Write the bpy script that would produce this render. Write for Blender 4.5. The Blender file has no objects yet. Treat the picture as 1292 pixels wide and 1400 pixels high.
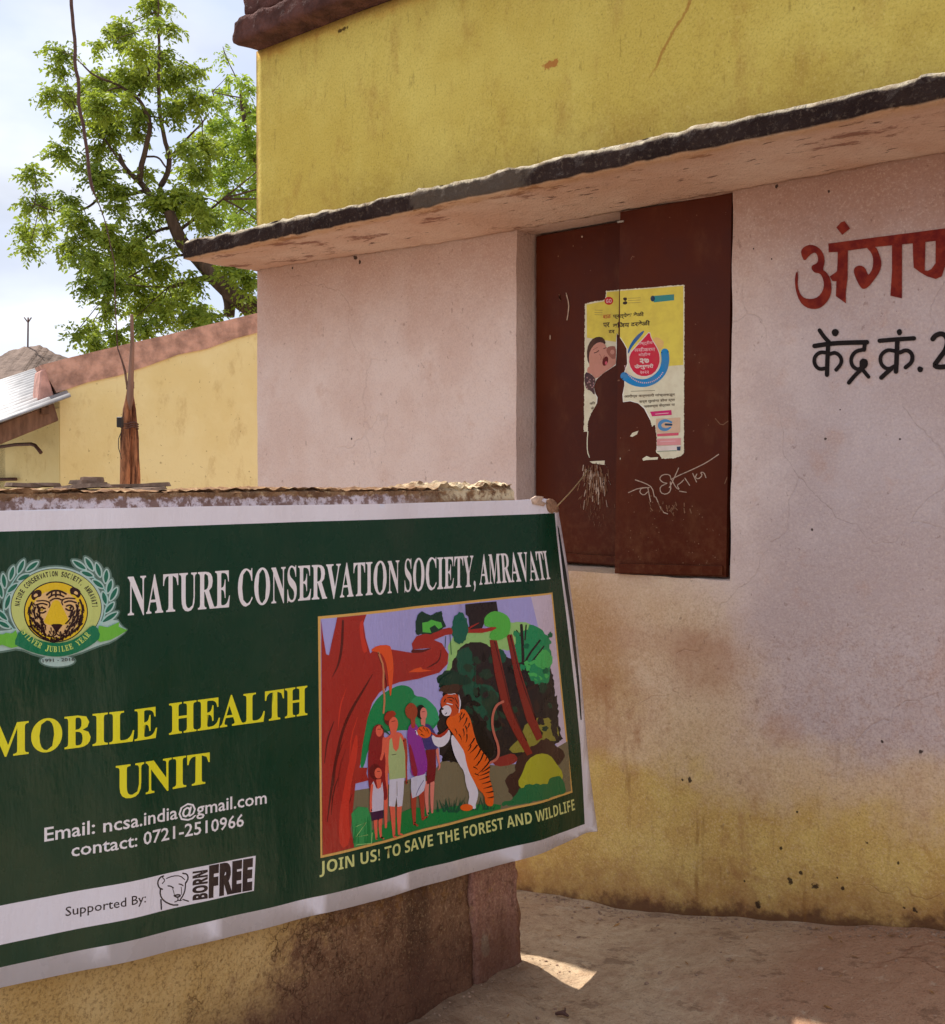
import bpy, bmesh, math, random
from mathutils import Vector, noise, geometry, Matrix
R = math.radians
random.seed(7)
scene = bpy.context.scene
COL = scene.collection

# ------------------------------------------------------------------ camera
CAM_H = 1.5
YAW, PITCH, FPX = 42.03, -1.374, 1668.0
cam_d = bpy.data.cameras.new('camera')
cam = bpy.data.objects.new('camera', cam_d)
COL.objects.link(cam)
cam.location = (0, 0, CAM_H)
cam.rotation_euler = (R(90 + PITCH), 0, R(YAW))
cam_d.sensor_fit = 'VERTICAL'
cam_d.sensor_height = 24.0
cam_d.lens = 24.0 * FPX / 1400.0
cam_d.clip_start = 0.05
cam_d.clip_end = 2000
scene.camera = cam

# ------------------------------------------------------------------ sky and sun
SUN = Vector((-0.62, 0.033, 1.0)).normalized()
world = bpy.data.worlds.new('World')
scene.world = world
world.use_nodes = True
wn, wl = world.node_tree.nodes, world.node_tree.links
wn.clear()
sky = wn.new('ShaderNodeTexSky')
sky.sky_type = 'NISHITA'
sky.sun_disc = False
sky.sun_elevation = math.asin(SUN.z)
sky.sun_rotation = math.atan2(SUN.x, SUN.y)
sky.dust_density = 2.0
sky.air_density = 1.0
tc = wn.new('ShaderNodeTexCoord')
mp = wn.new('ShaderNodeMapping'); mp.inputs['Scale'].default_value = (1.0, 1.0, 2.0)
mp.inputs['Location'].default_value = (0.35, 0.1, 0.0)
wl.new(tc.outputs['Generated'], mp.inputs['Vector'])
n1 = wn.new('ShaderNodeTexNoise'); n1.inputs['Scale'].default_value = 2.6; n1.inputs['Detail'].default_value = 6; n1.inputs['Roughness'].default_value = 0.5
n2 = wn.new('ShaderNodeTexNoise'); n2.inputs['Scale'].default_value = 4.3; n2.inputs['Detail'].default_value = 5; n2.inputs['Roughness'].default_value = 0.45
wl.new(mp.outputs[0], n1.inputs['Vector']); wl.new(mp.outputs[0], n2.inputs['Vector'])
r1 = wn.new('ShaderNodeValToRGB'); r1.color_ramp.elements[0].position = 0.40; r1.color_ramp.elements[1].position = 0.60
r2 = wn.new('ShaderNodeValToRGB')
r2.color_ramp.elements[0].position = 0.36; r2.color_ramp.elements[0].color = (4.3, 4.5, 5.0, 1)
r2.color_ramp.elements[1].position = 0.58; r2.color_ramp.elements[1].color = (9.1, 9.4, 10.2, 1)
wl.new(n1.outputs[0], r1.inputs[0]); wl.new(n2.outputs[0], r2.inputs[0])
blu = wn.new('ShaderNodeMixRGB'); blu.inputs[0].default_value = 0.72
blu.inputs[2].default_value = (6.7, 7.5, 9.6, 1)
wl.new(sky.outputs[0], blu.inputs[1])
mxw = wn.new('ShaderNodeMixRGB')
wl.new(r1.outputs[0], mxw.inputs[0]); wl.new(blu.outputs[0], mxw.inputs[1]); wl.new(r2.outputs[0], mxw.inputs[2])
bg = wn.new('ShaderNodeBackground'); bg.inputs['Strength'].default_value = 0.068
out = wn.new('ShaderNodeOutputWorld')
wl.new(mxw.outputs[0], bg.inputs[0]); wl.new(bg.outputs[0], out.inputs[0])

sun_d = bpy.data.lights.new('sun', 'SUN')
sun_d.energy = 4.1
sun_d.angle = R(0.6)
sun_d.color = (1.0, 0.955, 0.89)
sun = bpy.data.objects.new('sun', sun_d)
COL.objects.link(sun)
sun.rotation_euler = SUN.to_track_quat('Z', 'Y').to_euler()
sun.location = (-10, 2, 15)

vs = scene.view_settings
vs.view_transform = 'Standard'
vs.look = 'None'
vs.exposure = 0.87
vs.gamma = 1.0
vs.use_curve_mapping = False

# ------------------------------------------------------------------ picture rays (layout only)
CM = Matrix.Rotation(R(YAW), 3, 'Z') @ Matrix.Rotation(R(90 + PITCH), 3, 'X')
FWD = Vector((-math.sin(R(YAW)), math.cos(R(YAW)), 0))
CP = Vector((0, 0, CAM_H))
def ray(px, py):
    return CM @ Vector((px - 646.0, 700.0 - py, -FPX))
def on_a(px, py, a):
    d = ray(px, py); return CP + d * (a / d.x)
def on_b(px, py, b):
    d = ray(px, py); return CP + d * (b / d.y)
def on_z(px, py, z):
    d = ray(px, py); return CP + d * ((z - CAM_H) / d.z)
def at_depth(px, py, dep):
    d = ray(px, py); return CP + d * (dep / d.dot(FWD))
def on_plane(px, py, p0, n):
    d = ray(px, py); return CP + d * ((p0 - CP).dot(n) / d.dot(n))

# ------------------------------------------------------------------ object helpers
def S(r, g, b):
    f = lambda c: (c / 255 / 12.92) if c / 255 <= 0.04045 else ((c / 255 + 0.055) / 1.055) ** 2.4
    return (f(r), f(g), f(b), 1)

def mesh_obj(name, me, mats=(), parent=None):
    o = bpy.data.objects.new(name, me)
    COL.objects.link(o)
    for m in (mats if isinstance(mats, (list, tuple)) else [mats]):
        me.materials.append(m)
    if parent: o.parent = parent
    return o
def empty(name, loc=(0, 0, 0)):
    o = bpy.data.objects.new(name, None); COL.objects.link(o)
    o.empty_display_size = 0.1
    return o
def tag(o, label=None, cat=None, group=None, kind=None):
    if label: o['label'] = label
    if cat: o['category'] = cat
    if group: o['group'] = group
    if kind: o['kind'] = kind
    return o
def from_bm(name, bm, mats, parent=None, smooth=False):
    me = bpy.data.meshes.new(name)
    bmesh.ops.recalc_face_normals(bm, faces=bm.faces)
    bm.to_mesh(me); bm.free()
    if smooth:
        for p in me.polygons: p.use_smooth = True
    return mesh_obj(name, me, mats, parent)

def nz(p, s, o=0.0):
    return noise.noise(Vector((p[0] * s + o, p[1] * s + o * 1.7, p[2] * s - o)))
def fbm(p, s, o=0.0, k=3):
    v = 0; a = 1
    for i in range(k):
        v += a * nz(p, s, o + i * 3.1); s *= 2.1; a *= 0.5
    return v

def rough_box(name, x, y, z, step, mats, parent=None, amp=0.002, freq=9, wear=0.0, wfreq=14, fn=None, smooth=True):
    """box with subdivided, uneven faces and worn edges; x,y,z are (lo,hi)"""
    def cuts(lo, hi, st):
        n = max(1, int(round((hi - lo) / st)))
        return [lo + (hi - lo) * i / n for i in range(n + 1)]
    st = step if isinstance(step, (list, tuple)) else (step,) * 3
    X, Y, Z = cuts(*x, st[0]), cuts(*y, st[1]), cuts(*z, st[2])
    nx, ny, nzc = len(X) - 1, len(Y) - 1, len(Z) - 1
    idx = {}; vs_ = []; fs = []
    def V(i, j, k):
        key = (i, j, k)
        if key in idx: return idx[key]
        p = Vector((X[i], Y[j], Z[k]))
        n = Vector(((-1 if i == 0 else 1 if i == nx else 0), (-1 if j == 0 else 1 if j == ny else 0), (-1 if k == 0 else 1 if k == nzc else 0)))
        q = p.copy()
        cnt = abs(n.x) + abs(n.y) + abs(n.z)
        nn = n.normalized()
        q += nn * amp * fbm(p, freq)
        if cnt >= 2 and wear:
            q -= nn * wear * max(0, 0.45 + 1.1 * fbm(p, wfreq, 5.0))
        if fn: q = fn(p, q, n)
        idx[key] = len(vs_); vs_.append(q)
        return idx[key]
    for i in range(nx):
        for j in range(ny):
            fs.append((V(i, j, 0), V(i, j + 1, 0), V(i + 1, j + 1, 0), V(i + 1, j, 0)))
            fs.append((V(i, j, nzc), V(i + 1, j, nzc), V(i + 1, j + 1, nzc), V(i, j + 1, nzc)))
    for i in range(nx):
        for k in range(nzc):
            fs.append((V(i, 0, k), V(i + 1, 0, k), V(i + 1, 0, k + 1), V(i, 0, k + 1)))
            fs.append((V(i, ny, k), V(i, ny, k + 1), V(i + 1, ny, k + 1), V(i + 1, ny, k)))
    for j in range(ny):
        for k in range(nzc):
            fs.append((V(0, j, k), V(0, j, k + 1), V(0, j + 1, k + 1), V(0, j + 1, k)))
            fs.append((V(nx, j, k), V(nx, j + 1, k), V(nx, j + 1, k + 1), V(nx, j, k + 1)))
    me = bpy.data.meshes.new(name)
    me.from_pydata([tuple(v) for v in vs_], [], fs)
    if smooth:
        for p in me.polygons: p.use_smooth = True
    return mesh_obj(name, me, mats, parent)

def tube(name, pts, rad, mats, parent=None, sides=8, bm=None, jitter=0.0, build=True):
    own = bm is None
    if own: bm = bmesh.new()
    pts = [Vector(p) for p in pts]
    rs = rad if isinstance(rad, (list, tuple)) else [rad] * len(pts)
    rings = []
    up = Vector((0.31, 0.17, 0.93)).normalized()
    for i, p in enumerate(pts):
        t = (pts[min(i + 1, len(pts) - 1)] - pts[max(i - 1, 0)]).normalized()
        u = t.cross(up)
        if u.length < 0.05: u = t.cross(Vector((1, 0, 0)))
        u.normalize(); v = t.cross(u)
        ring = []
        for k in range(sides):
            a = 2 * math.pi * k / sides
            rr = rs[i] * (1 + jitter * nz(p + Vector((math.cos(a), math.sin(a), 0)), 3.0, i * .1))
            ring.append(bm.verts.new(p + (u * math.cos(a) + v * math.sin(a)) * rr))
        rings.append(ring)
    for i in range(len(rings) - 1):
        for k in range(sides):
            bm.faces.new((rings[i][k], rings[i][(k + 1) % sides], rings[i + 1][(k + 1) % sides], rings[i + 1][k]))
    bm.faces.new(rings[0][::-1]); bm.faces.new(rings[-1])
    if own and build: return from_bm(name, bm, mats, parent, True)
    return bm

def chaikin(pts, closed=True, it=2):
    for _ in range(it):
        out_ = []
        n = len(pts)
        rng = range(n) if closed else range(n - 1)
        if not closed: out_.append(pts[0])
        for i in rng:
            p, q = pts[i], pts[(i + 1) % n]
            out_.append(tuple(a * .75 + b * .25 for a, b in zip(p, q)))
            out_.append(tuple(a * .25 + b * .75 for a, b in zip(p, q)))
        if not closed: out_.append(pts[-1])
        pts = out_
    return pts

# ------------------------------------------------------------------ text
_tc = {}
def _math(s, up, lo, dg):
    r = ''
    for c in s:
        if 'A' <= c <= 'Z': r += chr(up + ord(c) - 65)
        elif 'a' <= c <= 'z' and lo: r += chr(lo + ord(c) - 97)
        elif '0' <= c <= '9' and dg: r += chr(dg + ord(c) - 48)
        else: r += c
    return r
def serif(s): return _math(s, 0x1D400, 0x1D41A, 0x1D7CE)
def sansb(s): return _math(s, 0x1D5D4, 0x1D5EE, 0x1D7EC)
def text_tris(body, fat=0.0, res=2):
    key = (body, fat)
    if key in _tc: return _tc[key]
    c = bpy.data.curves.new('lettering_source', 'FONT')
    c.body = body; c.resolution_u = res; c.offset = fat
    o = bpy.data.objects.new('lettering_source', c); COL.objects.link(o)
    dg = bpy.context.evaluated_depsgraph_get()
    me = bpy.data.meshes.new_from_object(o.evaluated_get(dg))
    me.calc_loop_triangles()
    vv = [(v.co.x, v.co.y) for v in me.vertices]
    tr = [tuple(t.vertices) for t in me.loop_triangles]
    bpy.data.objects.remove(o); bpy.data.curves.remove(c); bpy.data.meshes.remove(me)
    _tc[key] = (vv, tr)
    return _tc[key]
def cap_h(style):
    vv, _ = text_tris(style('H')); return max(v[1] for v in vv)

# ------------------------------------------------------------------ print canvas: flat shapes laid on a surface
LAY = 0.000012
class Canvas:
    def __init__(s, unp, srf, base=0.0004, xf=(1, 0, 0), cuts=None, clip=None):
        s.unp, s.srf, s.base = unp, srf, base
        s.sc, s.ox, s.oy = xf
        s.cuts, s.clip = cuts, clip
        s.tris = []; s.layer = 0
    def sub(s, xf=None):
        c = Canvas(s.unp, s.srf, s.base + s.layer * LAY, xf or (s.sc, s.ox, s.oy), s.cuts, s.clip)
        return c
    def P(s, p):
        return (s.ox + p[0] / s.sc, s.oy + p[1] / s.sc)
    def _push(s, uv, tr, mat):
        s.layer += 1
        off = s.base + s.layer * LAY
        for t in tr: s.tris.append(([uv[i] for i in t], mat, off))
    def poly(s, pts, mat, sm=0, jag=0):
        if sm: pts = chaikin(pts, True, sm)
        if jag:
            q = []
            n = len(pts)
            for i in range(n):
                a, b = pts[i], pts[(i + 1) % n]
                m = max(1, int(math.hypot(b[0] - a[0], b[1] - a[1]) / (jag * 1.3)))
                for k in range(m):
                    q.append((a[0] + (b[0] - a[0]) * k / m + random.uniform(-jag, jag) * .55, a[1] + (b[1] - a[1]) * k / m + random.uniform(-jag, jag) * .55))
            pts = q
        pts = [s.P(p) for p in pts]
        tr = geometry.tessellate_polygon([[Vector((p[0], p[1], 0)) for p in pts]])
        s._push([s.unp(*p) for p in pts], tr, mat)
    def ell(s, c, rx, ry, mat, rot=0, n=28, jag=0.0):
        pts = []
        for i in range(n):
            a = 2 * math.pi * i / n
            k = 1 + jag * random.uniform(-1, 1)
            x, y = rx * math.cos(a) * k, ry * math.sin(a) * k
            ca, sa = math.cos(rot), math.sin(rot)
            pts.append((c[0] + x * ca - y * sa, c[1] + x * sa + y * ca))
        s.poly(pts, mat)
    def stroke(s, pts, w, mat, sm=1, cap=True, taper=None):
        ws = w if isinstance(w, (list, tuple)) else [w] * len(pts)
        if taper: ws = [w * (1 - (1 - taper) * i / (len(pts) - 1)) for i in range(len(pts))]
        q = [(p[0], p[1], ww) for p, ww in zip(pts, ws)]
        if sm and len(q) > 2: q = chaikin(q, False, sm)
        L, Rr = [], []
        n = len(q)
        for i in range(n):
            a, b = q[max(i - 1, 0)], q[min(i + 1, n - 1)]
            dx, dy = b[0] - a[0], b[1] - a[1]
            l = math.hypot(dx, dy) or 1
            nx_, ny_ = -dy / l, dx / l
            L.append((q[i][0] + nx_ * q[i][2] / 2, q[i][1] + ny_ * q[i][2] / 2))
            Rr.append((q[i][0] - nx_ * q[i][2] / 2, q[i][1] - ny_ * q[i][2] / 2))
        V = L + Rr
        tr = []
        for i in range(n - 1):
            tr += [(i, i + 1, n + i + 1), (i, n + i + 1, n + i)]
        if cap:
            for (end, oth) in ((0, 1), (n - 1, n - 2)):
                cx, cy, ww = q[end]
                dx, dy = cx - q[oth][0], cy - q[oth][1]
                a0 = math.atan2(dy, dx)
                b0 = len(V)
                V.append((cx, cy))
                for k in range(7):
                    a = a0 - math.pi / 2 + math.pi * k / 6
                    V.append((cx + math.cos(a) * ww / 2, cy + math.sin(a) * ww / 2))
                for k in range(6): tr.append((b0, b0 + 1 + k, b0 + 2 + k))
        s._push([s.unp(*s.P(v)) for v in V], tr, mat)
    def text(s, body, quad, mat, style=str, fat=0.0, bbox=False):
        vv, tr = text_tris(style(body), fat)
        if not vv: return
        H = cap_h(style)
        x0 = min(v[0] for v in vv); x1 = max(v[0] for v in vv)
        y0, y1 = 0, H
        if bbox: y0 = min(v[1] for v in vv); y1 = max(v[1] for v in vv)
        TL, TR, BR, BL = [Vector(s.unp(*s.P(p))) for p in quad]
        uv = []
        for v in vv:
            u = (v[0] - x0) / (x1 - x0); t = (v[1] - y0) / (y1 - y0)
            p = (BL * (1 - u) + BR * u) * (1 - t) + (TL * (1 - u) + TR * u) * t
            uv.append((p.x, p.y))
        s._push(uv, tr, mat)
    def build(s, name, parent, label=None):
        tris = s.tris
        if s.clip:
            out_ = []
            for pts, mat, off in tris:
                poly = pts
                for ax, lim, sg in s.clip:
                    res = []
                    for i in range(len(poly)):
                        p, q = poly[i], poly[(i + 1) % len(poly)]
                        ip, iq = (p[ax] - lim) * sg >= 0, (q[ax] - lim) * sg >= 0
                        if ip: res.append(p)
                        if ip != iq:
                            t = (lim - p[ax]) / (q[ax] - p[ax])
                            res.append((p[0] + (q[0] - p[0]) * t, p[1] + (q[1] - p[1]) * t))
                    poly = res
                    if len(poly) < 3: break
                for i in range(1, len(poly) - 1):
                    out_.append(([poly[0], poly[i], poly[i + 1]], mat, off))
            tris = out_
        if not tris: return None
        bm = bmesh.new()
        mats = []
        vd = {}
        for pts, mat, off in tris:
            if mat not in mats: mats.append(mat)
            vs_ = []
            for p in pts:
                k = (round(p[0], 7), round(p[1], 7), round(off, 7))
                if k not in vd: vd[k] = bm.verts.new((p[0], p[1], off))
                vs_.append(vd[k])
            if len(set(vs_)) == 3:
                try:
                    f = bm.faces.new(vs_); f.material_index = mats.index(mat)
                except ValueError: pass
        if s.cuts:
            lo = min(v.co.x for v in bm.verts); hi = max(v.co.x for v in bm.verts)
            for c in s.cuts:
                if lo < c < hi:
                    g = bm.verts[:] + bm.edges[:] + bm.faces[:]
                    bmesh.ops.bisect_plane(bm, geom=g, dist=1e-7, plane_co=(c, 0, 0), plane_no=(1, 0, 0))
        bmesh.ops.triangulate(bm, faces=bm.faces[:])
        for v in bm.verts: v.co = s.srf(v.co.x, v.co.y, v.co.z)
        me = bpy.data.meshes.new(name)
        bm.to_mesh(me); bm.free()
        for p in me.polygons: p.use_smooth = True
        o = mesh_obj(name, me, mats, parent)
        if label: o['label'] = label
        return o

# ------------------------------------------------------------------ materials
class NT:
    def __init__(s, name, rough=0.85, spec=0.3):
        s.m = bpy.data.materials.new(name); s.m.use_nodes = True
        s.n, s.l = s.m.node_tree.nodes, s.m.node_tree.links
        s.b = s.n['Principled BSDF']
        s.b.inputs['Roughness'].default_value = rough
        s.b.inputs['Specular IOR Level'].default_value = spec
        g = s.n.new('ShaderNodeNewGeometry'); s.pos = g.outputs['Position']; s.nor = g.outputs['Normal']
        x = s.n.new('ShaderNodeSeparateXYZ'); s.l.new(s.pos, x.inputs[0]); s.x, s.y, s.z = x.outputs
        s.bumps = []
    def put(s, sock, v):
        if hasattr(v, 'is_output') or isinstance(v, bpy.types.NodeSocket): s.l.new(v, sock)
        else: sock.default_value = v
    def math(s, op, a, b=0.0, c=None, clamp=False):
        n = s.n.new('ShaderNodeMath'); n.operation = op; n.use_clamp = clamp
        s.put(n.inputs[0], a); s.put(n.inputs[1], b)
        if c is not None: s.put(n.inputs[2], c)
        return n.outputs[0]
    def vec(s, sc=(1, 1, 1), loc=(0, 0, 0), src=None):
        n = s.n.new('ShaderNodeMapping'); n.inputs['Scale'].default_value = sc; n.inputs['Location'].default_value = loc
        s.l.new(src or s.pos, n.inputs[0]); return n.outputs[0]
    def noise(s, scale, detail=5, rough=0.55, sc=(1, 1, 1), loc=(0, 0, 0), dist=0.0):
        n = s.n.new('ShaderNodeTexNoise'); n.inputs['Scale'].default_value = scale; n.inputs['Detail'].default_value = detail
        n.inputs['Roughness'].default_value = rough; n.inputs['Distortion'].default_value = dist
        s.l.new(s.vec(sc, loc), n.inputs['Vector']); return n.outputs[0]
    def voro(s, scale, feat='DISTANCE_TO_EDGE', sc=(1, 1, 1), warp=0.0, loc=(0, 0, 0)):
        n = s.n.new('ShaderNodeTexVoronoi'); n.feature = feat; n.inputs['Scale'].default_value = scale
        v = s.vec(sc, loc)
        if warp:
            nn = s.n.new('ShaderNodeTexNoise'); nn.inputs['Scale'].default_value = scale * 1.3; nn.inputs['Detail'].default_value = 5
            s.l.new(v, nn.inputs['Vector'])
            mm = s.n.new('ShaderNodeVectorMath'); mm.operation = 'SCALE'; s.l.new(nn.outputs['Color'], mm.inputs[0]); mm.inputs['Scale'].default_value = warp
            ad = s.n.new('ShaderNodeVectorMath'); s.l.new(v, ad.inputs[0]); s.l.new(mm.outputs[0], ad.inputs[1]); v = ad.outputs[0]
        s.l.new(v, n.inputs['Vector']); return n.outputs['Distance']
    def ramp(s, v, a, b, lo=0.0, hi=1.0):
        n = s.n.new('ShaderNodeMapRange'); n.interpolation_type = 'SMOOTHSTEP'
        s.put(n.inputs['Value'], v)
        if a > b: a, b, lo, hi = b, a, hi, lo
        n.inputs['From Min'].default_value = a; n.inputs['From Max'].default_value = b
        n.inputs['To Min'].default_value = lo; n.inputs['To Max'].default_value = hi
        return n.outputs[0]
    def mul(s, *v):
        r = v[0]
        for k in v[1:]: r = s.math('MULTIPLY', r, k)
        return r
    def mix(s, f, a, b, mode='MIX'):
        n = s.n.new('ShaderNodeMixRGB'); n.blend_type = mode
        s.put(n.inputs[0], f); s.put(n.inputs[1], a); s.put(n.inputs[2], b); return n.outputs[0]
    def blob(s, cx, cz, rx, rz, warp=0.0, wn=None, soft=0.35, ax='x'):
        """soft irregular patch centred in the wall plane"""
        u = s.x if ax == 'x' else s.y
        dx = s.math('DIVIDE', s.math('SUBTRACT', u, cx), rx)
        dz = s.math('DIVIDE', s.math('SUBTRACT', s.z, cz), rz)
        d = s.math('SQRT', s.math('ADD', s.math('MULTIPLY', dx, dx), s.math('MULTIPLY', dz, dz)))
        if warp: d = s.math('ADD', d, s.math('MULTIPLY', s.math('SUBTRACT', wn, 0.5), warp))
        return s.ramp(d, 1 - soft, 1 + soft, 1.0, 0.0)
    def bump(s, h, strength, dist=0.01):
        n = s.n.new('ShaderNodeBump'); n.inputs['Strength'].default_value = strength; n.inputs['Distance'].default_value = dist
        s.l.new(h, n.inputs['Height'])
        if s.bumps: s.l.new(s.bumps[-1], n.inputs['Normal'])
        s.bumps.append(n.outputs[0]); s.l.new(n.outputs[0], s.b.inputs['Normal'])
    def color(s, c): s.put(s.b.inputs['Base Color'], c); return s.m

def simple_mat(name, col, rough=0.8, spec=0.3, vary=0.25, scale=20, bump=0.2, bd=0.004, metal=0.0, sc=(1, 1, 1)):
    t = NT(name, rough, spec)
    n = t.noise(scale, 5, 0.6, sc)
    c1 = tuple(min(1, k * (1 + vary)) for k in col[:3]) + (1,)
    c0 = tuple(k * (1 - vary) for k in col[:3]) + (1,)
    c = t.mix(t.ramp(n, 0.3, 0.7), c0, c1)
    if bump: t.bump(t.noise(scale * 3, 4, 0.6, sc), bump, bd)
    t.b.inputs['Metallic'].default_value = metal
    return t.color(c)
# ------------------------------------------------------------------ ground
HP = [(-2.9, 0.0), (-2.816, .017), (-2.376, .057), (-1.96, .125), (-1.29, .254), (-0.4, .40), (0.6, .46)]
def h_at(a):
    if a <= HP[0][0]: return 0.0
    for (x0, y0), (x1, y1) in zip(HP, HP[1:]):
        if a <= x1: return y0 + (y1 - y0) * (a - x0) / (x1 - x0)
    return HP[-1][1]
def sm(t):
    t = max(0, min(1, t)); return t * t * (3 - 2 * t)
def ground_z(a, b):
    z = h_at(a) * sm((b - 2.5) / 0.92)
    if b > 3.6: z *= max(0, 1 - (b - 3.6) * 2)
    d = math.hypot(a, b)
    if d < 12:
        p = (a, b, 0.0)
        z += 0.010 * fbm(p, 1.6, 2.0) + 0.005 * fbm(p, 6.0, 9.0)
        r = 1 - abs(nz(p, 3.1, 4.0)) * 6          # thin worn ridges
        if r > 0: z += 0.005 * r
        # earth heaped against the foot of the low wall
        if -2.40 < a < -2.0 and b < 2.95: z += 0.030 * sm((-2.12 - a) / 0.24) * (0.8 + 0.5 * fbm(p, 5, 1)) * sm((2.95 - b) / .1) + 0.004 * fbm(p, 30, 1)
    return z
def ground_mat():
    t = NT('packed_earth', 0.95, 0.15)
    n1 = t.noise(2.2, 6, 0.6); n2 = t.noise(26, 5, 0.65); n3 = t.noise(120, 3, 0.6)
    c = t.mix(t.ramp(n1, 0.38, 0.62), S(186, 158, 128), S(202, 178, 146))
    c = t.mix(t.mul(t.ramp(n2, 0.35, 0.75), 0.5), c, S(150, 116, 88))
    pale = t.ramp(t.noise(3.4, 5, 0.6, loc=(4, 2, 0)), 0.55, 0.75)
    c = t.mix(t.mul(pale, 0.45), c, S(196, 176, 148))
    ck = t.voro(1.5, warp=0.5, sc=(1.0, 2.2, 1)); cr = t.ramp(ck, 0.0, 0.016, 1.0, 0.0)
    cm = t.mul(cr, t.ramp(t.noise(1.7, 3, 0.5, loc=(2, 8, 0)), 0.52, 0.62))
    c = t.mix(t.mul(cm, 0.6), c, S(70, 48, 36))
    red = t.mul(t.ramp(t.math('ADD', t.x, t.mul(t.math('SUBTRACT', n1, .5), 1.2)), -1.95, -1.5), t.ramp(t.math('ADD', t.y, t.mul(t.math('SUBTRACT', n2, .5), .3)), 2.75, 2.95))
    c = t.mix(t.mul(red, 0.75), c, S(158, 114, 88))
    n5 = t.noise(9, 7, 0.72, sc=(1, 1.8, 1), loc=(3, 1, 0))
    c = t.mix(t.mul(t.ramp(n5, 0.56, 0.62), 0.45), c, S(104, 76, 58))
    c = t.mix(t.mul(t.ramp(n5, 0.40, 0.33), 0.35), c, S(206, 190, 166))
    c = t.mix(t.mul(t.ramp(t.noise(150, 3, .7), 0.55, 0.66), 0.35), c, S(96, 72, 56))
    t.bump(n5, 0.9, 0.02)
    sp = t.ramp(t.noise(60, 2, 0.5, loc=(1, 1, 0)), 0.70, 0.76)
    c = t.mix(t.mul(sp, 0.5), c, S(196, 176, 150))
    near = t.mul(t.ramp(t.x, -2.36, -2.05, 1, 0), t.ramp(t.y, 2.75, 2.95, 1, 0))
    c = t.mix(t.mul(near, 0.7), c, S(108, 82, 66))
    bounce_grey = t.math('MAXIMUM', t.ramp(t.math('ADD', t.y, t.mul(t.math('SUBTRACT', n1, .5), 1.2)), 1.9, 1.2), t.ramp(t.x, -3.6, -4.6))
    c = t.mix(t.mul(bounce_grey, 0.85), c, S(150, 143, 134))  # unseen outlying ground greyed to cut the warm bounce light
    t.bump(n1, 0.5, 0.03); t.bump(n2, 0.8, 0.014); t.bump(n3, 0.7, 0.004)
    t.bump(t.math('SUBTRACT', 1.0, cm), 0.6, 0.006)
    return t.color(c)
def axis(lo, hi, st, far):
    v = [lo + (hi - lo) * i / int((hi - lo) / st) for i in range(int((hi - lo) / st) + 1)]
    s = st; p = hi; up = []
    while p < far: s *= 1.5; p += s; up.append(p)
    s = st; p = lo; dn = []
    while p > -far: s *= 1.5; p -= s; dn.append(p)
    return dn[::-1] + v + up
gx = axis(-2.9, 0.2, 0.02, 600); gy = axis(1.2, 3.5, 0.02, 600)
gv = [(x, y, ground_z(x, y)) for y in gy for x in gx]
nx_ = len(gx)
gf = [(j * nx_ + i, j * nx_ + i + 1, (j + 1) * nx_ + i + 1, (j + 1) * nx_ + i) for j in range(len(gy) - 1) for i in range(nx_ - 1)]
gme = bpy.data.meshes.new('ground'); gme.from_pydata(gv, [], gf)
for p in gme.polygons: p.use_smooth = True
ground = mesh_obj('ground', gme, ground_mat()); tag(ground, kind='structure')

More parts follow.
